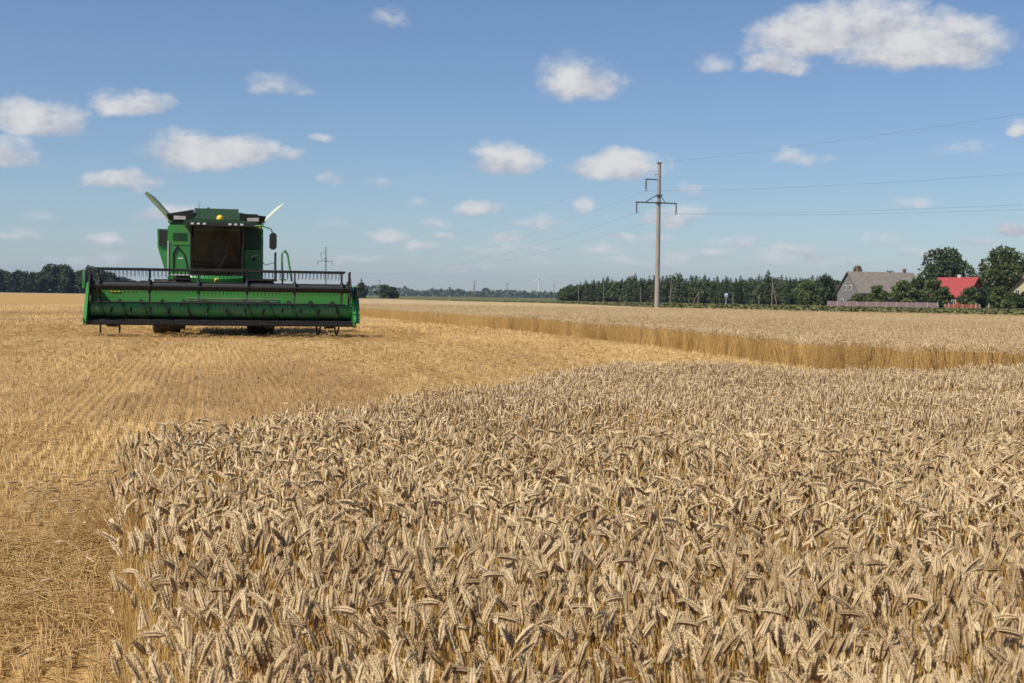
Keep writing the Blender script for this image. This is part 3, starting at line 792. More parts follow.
# far woodland on the horizon
n = 5200; px = rng.uniform(350,575,n); D = rng.uniform(2600,3100,n)
hmax = 7+7*vnoise(np.stack([px,px*0],1),9,3)+5*vnoise(np.stack([px,px*0],1),2.5,4)+np.interp(px,[350,400,430,470,575],[8,6,1,2,3])
X = np.array([at(p,d) for p,d in zip(px,D)])
C = np.stack([X, D, rng.uniform(0,1,n)*hmax],1)
V,T = leaf_quads(C, 3.0)
tag(tri_mesh('distant_woodland',V,T,[M['leaf_dark']],None,np.repeat(rng.random(n),4),None,False),'thin blue green line of woodland far off on the horizon','woodland',kind='stuff')

# ------------------------------------------------------------------ verge, hamlet
P = wedge(98,330,6,-0.1,0.46,2); 
P = P[~in_poly(P,FAR_BLOCK)]
def make_tuft():
    C = rng.normal(size=(5,3))*np.array([0.16,0.16,0.10])+np.array([0,0,0.22]); V,T = leaf_quads(C,0.24); return V,T,np.zeros(len(T),int)
tag(Scatter().put([make_tuft() for _ in range(6)],P,0.0,rng.uniform(0.4,1.0,len(P))).build('verge_grass',[M['grass']]),'strip of rough green grass between the wheat and the houses','grass',kind='stuff')

def gable_house(name, loc, rz, ln, wd, eave, ridge, wall_m, roof_m, label, over=0.5):
    """ridge along local x; gable ends at +-ln/2; local -y faces the field"""
    r = empty(name, loc, rz); tag(r, label, 'house')
    prof = [(-wd/2,0),(wd/2,0),(wd/2,eave),(0,ridge-0.18),(-wd/2,eave)]
    MB().prism(prof,'x',-ln/2,ln/2).build('wall', wall_m, r)
    ov = over; sl = (ridge-eave)/(wd/2); t = 0.16
    rp = [(-wd/2-ov,eave-sl*ov),(0,ridge),(wd/2+ov,eave-sl*ov),(wd/2+ov,eave-sl*ov+t),(0,ridge+t*1.2),(-wd/2-ov,eave-sl*ov+t)]
    roof = MB().prism(rp,'x',-ln/2-ov,ln/2+ov).build('roof', roof_m, r)
    return r, roof
def window(parent, x, y, z, w, h, axis):
    if axis == 'x':
        f = MB().box((x,y,z),(0.10,w,h)).build('window', M['white'], parent)
        MB().box((x-0.06 if x < 0 else x+0.06,y-w*0.23,z),(0.03,w*0.36,h*0.8)).box((x-0.06 if x < 0 else x+0.06,y+w*0.23,z),(0.03,w*0.36,h*0.8)).build('pane',M['pane'],f)
    else:
        f = MB().box((x,y,z),(w,0.10,h)).build('window', M['white'], parent)
        MB().box((x-w*0.23,y-0.06,z),(w*0.36,0.03,h*0.8)).box((x+w*0.23,y-0.06,z),(w*0.36,0.03,h*0.8)).build('pane',M['pane'],f)
# grey barn-like house: ridge runs right and away
DH = 318
gh, gr = gable_house('grey_house',(at(880,DH+6),DH+6,-0.02),math.radians(22),19.5,8.8,4.1,8.9,M['grey_wall'],M['grey_roof'],'grey boarded house with a long grey gable roof and brick chimney behind the plum fence')
window(gh,-9.8,-0.9,5.0,1.0,1.3,'x'); window(gh,-9.8,1.2,5.0,1.0,1.3,'x'); window(gh,-9.8,2.2,1.6,1.0,1.2,'x'); window(gh,-9.8,-2.0,1.6,1.0,1.2,'x')
window(gh,-4.0,-4.45,1.7,1.3,1.3,'y'); window(gh,1.5,-4.45,1.7,1.3,1.3,'y'); window(gh,5.5,-4.45,1.7,1.3,1.3,'y')
MB().box((-6.5,0.4,9.4),(0.9,0.8,1.8)).box((-6.5,0.4,10.3),(1.05,0.95,0.14)).build('chimney',M['brick'],gr)
MB().box((7.5,0.3,9.4),(0.7,0.7,1.3)).build('chimney',M['brick'],gr)
MB().prism([(-9.5,2.0),(-6.6,2.6),(-6.6,2.75),(-9.5,2.15)],'y',-7.2,-4.45).box((-8.0,-5.7,1.05),(2.6,2.4,2.05)).build('porch',M['grey_wall'],gh)
dd = MB().lathe([(0.02,0),(0.25,0.03),(0.45,0.12),(0.6,0.26)],'y',(0,0,0),16)
dish = dd.build('satellite_dish',M['white'],gh); dish.location=(-6.2,-5.0,3.7); dish.rotation_euler=(math.radians(-18),0,math.radians(160))
# red-roofed house
DR = 312
rh, rr_ = gable_house('red_roofed_house',(at(957,DR),DR,-0.02),math.radians(-52),10.4,8.2,3.4,7.6,M['red_wall'],M['red_roof'],'orange red house with a bright red metal roof beside the dark tree')
window(rh,-1.8,-4.15,1.8,1.1,1.3,'y'); window(rh,1.8,-4.15,1.8,1.1,1.3,'y'); window(rh,5.25,0,4.4,1.0,1.2,'x')
MB().box((0.4,0.3,7.9),(0.9,0.7,1.0)).box((0.4,0.3,8.42),(1.0,0.8,0.1)).build('chimney',M['pale_render'],rr_)
# cream gable at the right edge
yh_, yr = gable_house('cream_house',(at(1031,306),310,-0.02),math.radians(66),11,8.0,3.6,7.6,M['yellow_wall'],M['brown_roof'],'cream gabled house with a brown roof at the right edge of the photo')
window(yh_,-5.55,-1.4,4.4,1.0,1.2,'x'); window(yh_,-5.55,1.4,4.4,1.0,1.2,'x')
MB().box((1,0.3,7.9),(0.8,0.8,1.4)).build('chimney',M['brick'],yr)

def fence(name, pa, pb, nb, hgt, m, pm, label, gap_every=None):
    a, b = Vector((*pa,-0.02)), Vector((*pb,-0.02)); d = b-a
    r = empty(name, a, math.atan2(d.y,d.x)); tag(r, label, 'fence'); ln = d.length; bay = ln/nb
    for i in range(nb+1): MB().box((i*bay,0,hgt*0.54),(0.16,0.16,hgt*1.08)).build('post', pm, r)
    for i in range(nb):
        hh = hgt*rng.uniform(0.95,1.02); mb = MB(); nbrd = 14; w = (bay-0.18)/nbrd
        for j in range(nbrd): mb.box((i*bay+0.09+w*(j+0.5),-0.02,hh*0.5+0.08),(w*0.9,0.03,hh*rng.uniform(0.97,1.0)))
        mb.box((i*bay+bay/2,0.03,hh*0.3),(bay-0.18,0.05,0.08)).box((i*bay+bay/2,0.03,hh*0.82),(bay-0.18,0.05,0.08))
        mb.build('board_panel', m, r)
fence('board_fence',(at(828,290),290),(at(938,276),276),11,1.55,M['fence'],M['fence_post'],'long plum brown board fence in front of the grey house')
fence('board_fence',(at(945,284),284),(at(980,281),281),4,1.25,M['red_wall'],M['fence_post'],'short orange red board fence below the red roof')
for i,(px,lab) in enumerate(((949,'pale fence post left of the others before the red roofed house'),(976,'pale fence post at the right end of the orange fence'),(989,'pale fence post standing alone before the right hand bushes'))):
    D = 270; o = MB().tube((0,0,0),(0,0,1.45),0.16,0.15,8).tube((0,0,1.45),(0,0,1.55),0.15,0.05,8).build('fence_post',M['fence_post']); o.location=(at(px,D),D,-0.02); tag(o,lab,'post')

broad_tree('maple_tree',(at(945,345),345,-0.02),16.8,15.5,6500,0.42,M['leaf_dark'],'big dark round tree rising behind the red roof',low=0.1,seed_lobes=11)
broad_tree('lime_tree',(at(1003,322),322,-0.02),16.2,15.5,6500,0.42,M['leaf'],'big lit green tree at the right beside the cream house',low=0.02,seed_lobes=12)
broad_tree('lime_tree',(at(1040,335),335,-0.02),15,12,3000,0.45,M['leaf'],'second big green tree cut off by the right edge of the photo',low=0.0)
for (px,D,h,w,mm,lab) in (
  (808,330,7.2,9,'leaf','bright green bushy tree standing left of the grey house'),
  (825,345,9.0,9,'leaf_dark','darker tree where the wood meets the grey house'),
  (857,345,11.5,5,'leaf','thin tree top showing above the left end of the grey roof'),
  (889,345,10.2,7,'leaf','low tree top showing above the middle of the grey roof'),
  (877,300,5.6,5.5,'leaf','rounded bush against the front of the grey house'),
  (858,304,3.4,5,'leaf','low shrub under the grey gable'),
  (903,298,6.8,7,'leaf','tall bush at the right end of the grey house'),
  (917,300,7.6,7,'leaf','leafy bush between the grey house and the red roof'),
  (933,298,7.4,8.0,'leaf','leafy fruit tree covering the left side of the red roof'),
  (944,296,5.4,5.0,'leaf','small fruit tree in front of the red wall'),
  (970,296,5.4,6.5,'leaf','rounded bush in front of the right half of the red house'),
  (985,297,5.6,6,'leaf_dark','dark bush right of the red house'),
  (1000,292,5.6,6,'leaf','bush below the big lit green tree'),
  (1014,290,4.2,5,'leaf','low bush below the cream gable'),
  (1026,288,4.6,5,'leaf_dark','dark low bush at the far right edge')):
    broad_tree('garden_bush' if h < 8 else 'garden_tree',(at(px,D),D,-0.02),h,w,1500,0.34,M[mm],lab,'bush' if h < 8 else 'tree',low=-0.15,seed_lobes=8)

# ------------------------------------------------------------------ power line and poles
LINE = Vector((-74.5,264,0)).normalized(); ARM = Vector((LINE.y,-LINE.x,0))
P0 = Vector((at(657,140),140,-0.02)); SPAN = 274.3
def big_pole(loc, label):
    r = empty('power_pole', loc, math.atan2(ARM.y,ARM.x)); tag(r, label, 'power pole')
    MB().tube((0,0,0),(0,0,16.2),0.28,0.19,14).build('shaft', M['concrete'], r)
    MB().box((0,0.02,16.25),(0.42,0.42,0.14)).build('cap', M['rust'], r)
    a = MB().box((-0.78,0,14.45),(1.6,0.11,0.12)).tube((-1.5,0,14.45),(-1.5,0,14.25),0.05).build('cross_arm', M['rust'], r)
    b = MB().box((-1.4,0,11.95),(2.45,0.12,0.13)).box((1.15,0,11.95),(1.9,0.12,0.13))
    b.tube((-1.55,0,12.0),(-0.12,0,12.85),0.055).tube((0.12,0,12.85),(0.75,0,12.0),0.04).box((0,0,12.75),(0.6,0.58,0.16)).box((0,0,11.95),(0.56,0.6,0.2))
    b.build('cross_arm', M['rust'], r)
    MB().path([(-0.1,0,15.1),(-0.5,0,15.0),(-0.5,0,14.85)],0.035).build('bracket', M['rust'], r)
    for (x,z) in ((-1.5,14.3),(-2.55,11.9),(2.05,11.9)):
        m = MB()
        for j in range(8): m.lathe([(0.02,z-0.12*j),(0.12,z-0.12*j-0.04),(0.125,z-0.12*j-0.07),(0.03,z-0.12*j-0.09)],'z',(x,0,0),10)
        m.tube((x,0,z),(x,0,z-1.1),0.03); m.tube((x,-0.4,z-1.1),(x,0.4,z-1.1),0.04)
        m.build('insulator', M['porcelain'], r)
    return r
big_pole(P0, 'tall concrete power pole with crossarms standing in the wheat, nearest of the poles')
big_pole(P0+LINE*SPAN, 'distant concrete power pole with crossarms showing above the right end of the header')
big_pole(P0-LINE*SPAN, 'concrete power pole with crossarms next along the line, outside the photo')
for nm, x, z, sag, lab in (('power_cable',0.0,16.3,4.0,'topmost cable strung from the head of the power pole'),
                           ('power_cable',-1.5,13.2,5.2,'cable hanging from the short upper arm of the power pole'),
                           ('power_cable',-2.55,10.8,4.6,'cable hanging from the left end of the long lower crossarm'),
                           ('power_cable',2.05,10.8,4.6,'cable hanging from the right end of the long lower crossarm')):
    pts = []
    for s in range(-32,33):
        t = s/32; u = abs(t); zz = z-4*sag*u*(1-u)
        pts.append(P0+LINE*(SPAN*t)+ARM*x+Vector((0,0,zz)))
    tag(MB().path(pts,0.007,4).build(nm,M['wire']),lab,'cable','cables of the power line')

def wood_pole(px, D, h, label, strut=0, tilt=0.0, arm=True):
    r = empty('utility_pole',(at(px,D),D,-0.02)); tag(r,label,'utility pole')
    MB().tube((0,0,0),(tilt*h,0,h),0.17,0.12,8).build('shaft',M['wood_pole'],r)
    if strut: MB().tube((strut,0.2,0),(tilt*h*0.85,0.05,h*0.86),0.15,0.11,7).build('strut',M['wood_pole'],r)
    if arm:
        MB().box((tilt*h,0,h-0.45),(1.5,0.1,0.1)).build('cross_arm',M['rust'],r)
        for x in (-0.68,0.0,0.68): MB().tube((tilt*h+x,0,h-0.4),(tilt*h+x,0,h-0.1),0.06,0.05,6).build('insulator',M['porcelain'],r)
wood_pole(379,560,8.2,'thin utility pole above the low bushes right of the harvester')
wood_pole(474.5,560,8.4,'utility pole with a leaning strut on the open horizon left of the wind turbine',-1.6)
wood_pole(507,640,8.4,'thin straight utility pole between the strutted pole and the wind turbine')
wood_pole(554,640,8.4,'thin utility pole just right of the wind turbine')
wood_pole(578.5,560,6.6,'short utility pole before the left end of the wood')
wood_pole(603.5,560,8.8,'utility pole before the wood, third from the big concrete pole on its left')
wood_pole(640.5,540,6.3,'low pole before the wood, just left of the big concrete pole',0,0,False)
wood_pole(670,480,9.0,'slightly tilted utility pole before the wood, just right of the concrete pole',0,0.04)
wood_pole(698,470,4.8,'low pole with a slanting strut in front of the wood',-1.9,0.02,False)
wood_pole(733,470,4.4,'low post right of the white and blue road sign',0,0,False)
wood_pole(772,430,9.3,'utility pole with a wide strut before the right half of the wood',1.7)
wood_pole(759,470,3.6,'short post left of the widely strutted utility pole',0,0,False)
rs = empty('road_sign',(at(726,450),450,-0.02)); tag(rs,'white and blue road sign on a post before the wood','road sign')
MB().tube((0,0,0),(0,0,3.9),0.07,0.07,8).build('post',M['white'],rs)
MB().box((0,-0.1,3.2),(1.15,0.05,1.25)).build('sign_plate',M['white'],rs)
MB().box((0,-0.14,3.0),(0.95,0.03,0.5)).build('sign_plate',M['blue_sign'],rs)
# wind turbine
DT = 5200
wt = empty('wind_turbine',(at(539,DT),DT,-0.02)); tag(wt,'white three bladed wind turbine far off on the horizon','wind turbine')
MB().tube((0,0,0),(0,0,80),4.2,2.6,16).build('tower',M['white'],wt)
MB().box((0,3,81.5),(4,10,4)).build('nacelle',M['white'],wt)
hub = MB().ball((0,-3.4,81.5),2.4).build('hub',M['white'],wt)
for i in range(3):
    a = math.radians(100+120*i); d = Vector((math.cos(a),0,math.sin(a))); s = Vector((-d.z,0,d.x)); c = Vector((0,-3.6,81.5))
    vs = []
    for t,w in ((2,1.6),(8,2.2),(22,1.4),(38,0.4)):
        for (u,y) in ((-w,0),(0,-0.4),(w,0),(0,0.4)): vs.append(c+d*t+s*u+Vector((0,y,0)))
    fs = [(j*4+q,j*4+(q+1)%4,j*4+4+(q+1)%4,j*4+4+q) for j in range(3) for q in range(4)]+[(0,1,2,3),(12,13,14,15)]
    MB().add(vs,fs).build('blade',M['white'],wt)

# ------------------------------------------------------------------ the combine harvester (faces local -y)
H = empty('combine_harvester',(-10.75,46.4,0.0),math.radians(12)); tag(H,'big green combine harvester facing the camera on the stubble with its wide header raised','combine harvester')
XL, XR = -4.05, 4.72
YB = -2.35       # back panel of the header
hd = MB()
prof = [(YB,1.62),(YB-0.07,1.62),(YB-0.07,1.12),(YB-0.14,0.84),(YB-0.30,0.70),(YB-0.30,0.62),(YB-0.08,0.66),(YB,0.78)]
hd.prism(prof,'x',XL,XR)
hd.box(((XL+XR)/2,YB+0.07,1.63),(XR-XL,0.16,0.14)); hd.box(((XL+XR)/2,YB+0.1,0.72),(XR-XL,0.2,0.2))
for x in np.linspace(XL+0.4,XR-0.4,9): hd.box((x,YB+0.06,1.15),(0.1,0.1,0.85))
header = hd.build('header',M['green_dusty'],H)
au = MB(); au.tube((XL+0.1,YB-0.50,0.92),(XR-0.1,YB-0.50,0.92),0.25,0.25,20)
def flight(x0,x1,turns,sg):
    n = int(turns*20); vs,fs = [],[]
    for i in range(n+1):
        t = i/n; a = sg*2*math.pi*turns*t
        for r in (0.24,0.36): vs.append((x0+(x1-x0)*t, YB-0.50+r*math.cos(a), 0.92+r*math.sin(a)))
    for i in range(n): fs.append((2*i,2*i+1,2*i+3,2*i+2))
    au.add(vs,fs,True)
au.build('auger',M['auger'],header)
au = MB(); flight(XL+0.15,-0.1,5.5,1); flight(XR-0.15,0.5,5.5,-1)
for x in np.arange(XL+0.5,XR-0.4,0.62):
    a = x*3.1; au.tube((x,YB-0.50+0.2*math.cos(a),0.92+0.2*math.sin(a)),(x+0.05,YB-0.72,1.14),0.035,0.02,6); au.tube((x+0.3,YB-0.73,0.98),(x+0.24,YB-0.82,0.72),0.035,0.02,6)
au.build('auger_flight',M['black'],header)
MB().prism([(YB-0.302,0.695),(YB-0.55,0.60),(YB-0.85,0.57),(YB-1.18,0.55),(YB-1.18,0.40),(YB-0.80,0.44),(YB-0.302,0.55)],'x',XL+0.05,XR-0.05).build('header_floor',M['dark_metal'],header)
cb = MB(); cb.box(((XL+XR)/2,YB-1.21,0.47),(XR-XL,0.10,0.05))
for x in np.arange(XL+0.05,XR,0.0762*1.5): cb.add([(x-0.022,YB-1.24,0.455),(x+0.022,YB-1.24,0.455),(x,YB-1.40,0.47),(x-0.022,YB-1.24,0.49),(x+0.022,YB-1.24,0.49)],[(0,1,2),(3,2,4),(0,2,3),(1,4,2),(0,3,4,1)])
cb.build('cutter_bar',M['dark_metal'],header)
sk = MB()
for x in (XL+0.8,-1.6,1.9,XR-0.8): sk.prism([(YB-1.15,0.44),(YB-0.2,0.40),(YB+0.1,0.55),(YB+0.1,0.47),(YB-0.2,0.31),(YB-1.05,0.36)],'x',x-0.16,x+0.16)
sk.build('skid_plate',M['dark_metal'],header)
for sgn, x in ((-1,XL),(1,XR)):
    d = MB()
    pr = [(YB+0.1,1.72),(YB-0.25,1.80),(YB-0.62,1.62),(YB-0.9,1.30),(YB-1.15,0.98),(YB-1.40,0.62),(YB-1.45,0.44),(YB-1.2,0.38),(YB-0.3,0.42),(YB+0.1,0.62)]
    d.prism(pr,'x',x-0.05,x+0.05)
    pr2 = [(YB-0.1,1.45),(YB-0.5,1.45),(YB-0.8,1.20),(YB-1.05,0.88),(YB-1.3,0.52),(YB-0.2,0.5)]
    d.build('divider',M['green'],header)
    if sgn > 0: MB().prism(pr2,'x',x+sgn*0.052,x+sgn*0.20).build('divider_shield',M['green'],header)
    MB().tube((x,YB-1.42,0.50),(x+sgn*0.02,YB-1.75,0.62),0.03,0.012,6).build('divider_rod',M['dark_metal'],header)
for x in (XL+0.42,XL+1.03,XR-1.25,XR-0.62):
    MB().path([(x,YB-0.6,0.44),(x+0.02,YB-0.7,0.16),(x+0.08,YB-0.62,0.10),(x+0.15,YB-0.55,0.40)] if x > 0 else [(x,YB-0.6,0.44),(x,YB-0.66,0.12)],0.03,6).build('stand_leg',M['dark_metal'],header)
MB().box((XL+0.85,YB-0.084,1.50),(0.34,0.012,0.035)).build('decal',M['yellow'],header)
for x in (XL+0.5,XR-0.5): MB().box((x,YB+0.16,1.62),(0.22,0.08,0.2)).build('marker_light',M['amber'],header)
# pipes on the back panel
pp = MB()
for z in (1.30,1.22): pp.tube((-0.9,YB-0.10,z),(2.2,YB-0.10,z),0.018,0.018,6)
pp.build('hose',M['steel'],header)
# reel
RC = Vector((0,YB-0.95,1.70)); RR = 0.62
re = MB().tube((XL+0.22,RC.y,RC.z),(XR-0.22,RC.y,RC.z),0.15,0.15,16)
reel = re.build('reel',M['black'],H)
xs = np.linspace(XL+0.42,XR-0.42,6)
ANG = [math.radians(a) for a in (60,0,-60,-120,180,112)]
for a in ANG:
    b = MB(); c = RC+Vector((0,math.cos(a)*RR,math.sin(a)*RR))
    b.tube((XL+0.3,c.y,c.z),(XR-0.3,c.y,c.z),0.018,0.018,6)
    b.box(((XL+XR)/2,c.y,c.z-0.022),(XR-XL-0.6,0.012,0.02))
    for x in np.arange(XL+0.4,XR-0.38,0.125): b.tube((x,c.y,c.z),(x,c.y+0.05,c.z-0.26),0.0105,0.007,4,False)
    b.build('bat',M['black'],reel)
for x in xs:
    s = MB()
    for i,a in enumerate(ANG):
        c = RC+Vector((0,math.cos(a)*RR,math.sin(a)*RR)); s.tube((x,RC.y,RC.z),(x,c.y,c.z),0.028,0.018,6)
        a2 = ANG[(i+1)%6]
        for rr in (0.32,): s.tube((x,RC.y+math.cos(a)*rr,RC.z+math.sin(a)*rr),(x,RC.y+math.cos(a2)*rr,RC.z+math.sin(a2)*rr),0.018,0.018,5)
    s.lathe([(0.13,x-0.05),(0.21,x-0.05),(0.21,x+0.05),(0.13,x+0.05)],'x',(0,RC.y,RC.z),14)
    s.build('spider',M['black'],reel)
for sgn, x in ((-1,XL+0.16),(1,XR-0.16)):
    MB().prism([(YB+0.05,1.74),(YB-0.5,1.95),(RC.y-0.25,1.78),(RC.y-0.25,1.62),(YB-0.5,1.72),(YB+0.05,1.58)],'x',x-0.05,x+0.05).build('reel_arm',M['dark_metal'],reel)
    cam_disc = MB().lathe([(0.0,x+sgn*0.01),(0.36,x+sgn*0.01),(0.36,x+sgn*0.05),(0.0,x+sgn*0.05)],'x',(0,RC.y,RC.z),20)
    for i,a in enumerate(ANG):
        c = RC+Vector((0,math.cos(a)*RR,math.sin(a)*RR)); cam_disc.tube((x,RC.y,RC.z),(x,c.y,c.z),0.035,0.03,6)
    cam_disc.build('end_cam',M['black'],reel)
MB().box((XL-0.08,RC.y-0.1,1.90),(0.05,0.34,0.62)).build('end_shield',M['green'],reel)
MB().box((XR+0.06,RC.y+0.1,1.55),(0.06,0.5,0.42),None,0.0).build('end_shield',M['black'],reel)

# feeder house, axle, chassis
MB().prism([(YB+0.05,0.62),(YB+0.05,1.45),(-0.3,2.25),(0.3,2.2),(0.3,1.3),(-0.4,1.05)],'x',-0.72,0.72).build('feeder_house',M['dark_green'],H)
MB().box((0,0,1.0),(2.4,0.42,0.42)).box((0,2.0,1.55),(1.3,5.2,0.5)).box((0,4.0,0.75),(1.9,0.3,0.3)).box((0,4.0,1.1),(0.4,0.3,0.7)).build('chassis',M['dark_metal'],H)
def wheel(x, y, R, W, rimr, name, m_rim):
    w = MB().tube((x-0.12,y,R),(x+0.12,y,R),0.22,0.22,14).build(name,M['dark_metal'],H)
    pr = [(rimr,x-W*0.40),(R*0.82,x-W*0.5),(R*0.93,x-W*0.48),(R*0.975,x-W*0.36),(R*0.985,x),(R*0.975,x+W*0.36),(R*0.93,x+W*0.48),(R*0.82,x+W*0.5),(rimr,x+W*0.40),(rimr,x-W*0.40)]
    t = MB().lathe(pr,'x',(0,y,R),36)
    n = 20
    for i in range(n):
        for s in (-1,1):
            a = 2*math.pi*(i+(0.5 if s > 0 else 0))/n
            rot = Matrix.Rotation(a,3,'X') @ Matrix.Rotation(s*math.radians(38),3,'Z')
            c = Matrix.Rotation(a,3,'X') @ Vector((s*W*0.24,0,R*0.975)) + Vector((x,y,R))
            t.box(c,(W*0.54,0.055,0.07),rot)
    t.build('tyre',M['rubber'],w)
    MB().lathe([(0.10,x-0.03),(rimr*0.55,x-0.03),(rimr*0.7,x-W*0.25),(rimr*1.02,x-W*0.38),(rimr*1.02,x+W*0.38),(rimr*0.7,x+W*0.25),(rimr*0.55,x+0.03),(0.10,x+0.03)],'x',(0,y,R),24).build('rim',m_rim,w)
for x in (-1.65,1.65): wheel(x,0,0.98,0.95,0.46,'wheel',M['yellow'])
for x in (-1.45,1.45): wheel(x,4.0,0.68,0.55,0.33,'wheel',M['yellow'])

# body
bd = MB()
side = [(0.25,1.55),(0.25,3.95),(3.4,3.95),(5.2,3.5),(5.9,2.7),(5.9,1.5),(4.6,1.25),(1.2,1.25)]
bd.prism(side,'x',-1.35,1.45)
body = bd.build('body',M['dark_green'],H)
for sx,(xa,xb) in ((-1,(-1.66,-1.36)),(1,(1.46,1.72))):
    MB().prism([(0.35,1.95),(0.35,3.4),(0.7,3.88),(3.2,3.88),(4.9,3.4),(5.5,2.6),(5.4,1.8),(2.0,1.62)],'x',xa,xb).build('side_panel',M['green'],H)
MB().box((-1.22,0.07,3.55),(0.84,0.34,0.72),None,0.07).build('front_panel',M['green_dusty'],H)
MB().box((-1.20,0.04,2.66),(0.84,0.36,1.00),None,0.06).build('front_panel',M['green'],H)
MB().box((-1.23,-0.12,2.13),(0.82,0.04,0.045)).build('panel_trim',M['lens'],H)
MB().box((-1.62,-0.02,2.75),(0.035,0.3,1.15)).build('edge_strip',M['lens'],H)
MB().box((-1.22,-0.115,3.60),(0.5,0.012,0.04)).box((-1.22,-0.115,3.50),(0.5,0.012,0.04)).box((-1.22,-0.115,3.40),(0.5,0.012,0.04)).build('vent',M['dark_green'],H)
MB().path([(-1.42,-0.14,2.25),(-1.44,-0.16,2.9),(-1.30,-0.16,3.15),(-1.05,-0.15,2.85),(-0.92,-0.14,2.3)],0.03).build('hose',M['black'],H)
MB().box((-1.18,-0.135,2.72),(0.16,0.02,0.05)).build('panel_handle',M['lens'],H)
MB().box((1.34,0.08,3.5),(0.60,0.34,0.78),None,0.06).build('front_panel',M['dark_green'],H)
MB().box((1.36,0.05,2.55),(0.60,0.36,1.05),None,0.06).build('front_panel',M['green_dusty'],H)
MB().box((1.38,-0.135,2.75),(0.10,0.02,0.16)).build('panel_handle',M['black'],H)
# cooling air intake on the far side
ai = MB().prism([(-1.80,2.35),(-1.68,2.35),(-1.68,3.8),(-2.06,3.8),(-2.04,3.12)],'y',0.9,2.6).build('air_intake',M['green'],H)
MB().box((-1.84,0.87,3.48),(0.30,0.06,0.58)).build('intake_screen',M['black'],ai)
# grain tank
tk = MB().prism([(-1.6,3.96),(1.68,3.96),(1.75,4.08),(-1.68,4.08)],'y',0.5,3.0)
tank = tk.build('grain_tank',M['dark_green'],H)
R_ = Matrix.Rotation(math.radians(-14),3,'X')
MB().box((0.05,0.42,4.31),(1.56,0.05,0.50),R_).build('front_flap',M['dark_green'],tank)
for x in (-0.72,0.05,0.82): pass
for sgn,x0,x1 in ((-1,-0.75,-1.62),(1,0.85,1.72)):
    MB().add([(x0,0.38,4.08),(x1,0.52,4.07),(x1*1.06,0.36,4.32),(x0,0.33,4.50 if sgn < 0 else 4.42),(x0,0.42,4.08),(x1,0.56,4.07),(x1*1.06,0.40,4.32),(x0,0.37,4.50 if sgn < 0 else 4.42)],
             [(0,1,2,3),(4,7,6,5),(0,4,5,1),(1,5,6,2),(2,6,7,3),(3,7,4,0)]).build('corner_flap',M['black'],tank)
    xm = (x0+x1)/2
    MB().box((xm+sgn*0.06,0.37,4.21),(0.42,0.03,0.17),Matrix.Rotation(math.radians(-10),3,'X')).build('tank_window',M['tank_window'],tank)
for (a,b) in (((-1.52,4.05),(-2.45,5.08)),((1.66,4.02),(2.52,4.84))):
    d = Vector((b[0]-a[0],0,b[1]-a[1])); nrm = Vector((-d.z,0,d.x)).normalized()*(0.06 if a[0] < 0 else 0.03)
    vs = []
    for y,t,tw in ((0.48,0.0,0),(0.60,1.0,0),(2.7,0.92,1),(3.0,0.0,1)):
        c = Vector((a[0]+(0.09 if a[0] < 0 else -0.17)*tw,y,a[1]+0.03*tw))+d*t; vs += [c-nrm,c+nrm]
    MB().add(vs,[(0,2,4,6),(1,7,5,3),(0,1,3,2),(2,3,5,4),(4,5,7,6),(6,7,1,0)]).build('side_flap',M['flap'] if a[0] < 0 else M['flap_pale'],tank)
MB().box((0.05,3.0,4.3),(3.0,0.05,0.5),Matrix.Rotation(math.radians(14),3,'X')).build('rear_flap',M['dark_green'],tank)
# cab
CX0, CX1, CY0, CY1 = -0.80, 1.02, -1.75, -0.12
cf = MB()
cf.box(((CX0+CX1)/2,(CY0+CY1)/2,2.08),(CX1-CX0,CY1-CY0,0.14))
for x in (CX0+0.03,CX1-0.03):
    cf.tube((x,CY0+0.12,2.1),(x,CY0-0.10,3.80),0.035); cf.tube((x,CY1,2.1),(x,CY1,3.80),0.055)
cf.box(((CX0+CX1)/2,CY1+0.03,2.9),(CX1-CX0,0.06,1.7))
cab = cf.build('cab',M['black'],H)
def curved(x0,x1,y,z0,z1,bulge,m,name,parent,n=10,k=6):
    vs,fs = [],[]
    for j in range(k+1):
        for i in range(n+1):
            u = i/n; v = j/k
            vs.append((x0+(x1-x0)*u, y-bulge*(1-(2*u-1)**2)-0.14*v+0.02, z0+(z1-z0)*v))
    for j in range(k):
        for i in range(n): fs.append((j*(n+1)+i,j*(n+1)+i+1,(j+1)*(n+1)+i+1,(j+1)*(n+1)+i))
    return MB().add(vs,fs,True).build(name,m,parent,False)
curved(CX0+0.05,CX1-0.05,CY0+0.1,2.12,3.80,0.18,M['glass'],'windscreen',cab)
for x in (CX0+0.01,CX1-0.01): MB().box((x,(CY0+CY1)/2,2.95),(0.012,CY1-CY0-0.16,1.6)).build('side_window',M['glass'],cab)
roof = MB()
rp = [(CX0-0.16,3.80),(CX1+0.42,3.80),(CX1+0.52,3.88),(CX1+0.42,3.96),(CX1-0.2,4.03),(CX0+0.2,4.05),(CX0-0.16,3.98),(CX0-0.24,3.88)]
roof.prism(rp,'y',CY0-0.22,CY1+0.25)
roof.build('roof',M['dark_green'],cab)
lb = MB().box(((CX0+CX1)/2+0.13,CY0-0.235,3.865),(CX1-CX0+0.5,0.03,0.12)).build('light_bar',M['black'],cab)
for x in (CX0+0.08,CX0+0.28,CX0+0.48,CX1-0.48,CX1-0.28,CX1-0.08): MB().box((x,CY0-0.262,3.875),(0.10,0.025,0.06)).build('work_light',M['lens'],cab)
MB().lathe([(0.12,4.05),(0.12,4.10),(0.10,4.16),(0.05,4.20),(0.0,4.21)],'z',(0.20,CY0+0.1,0),14).build('beacon',M['amber'],cab)
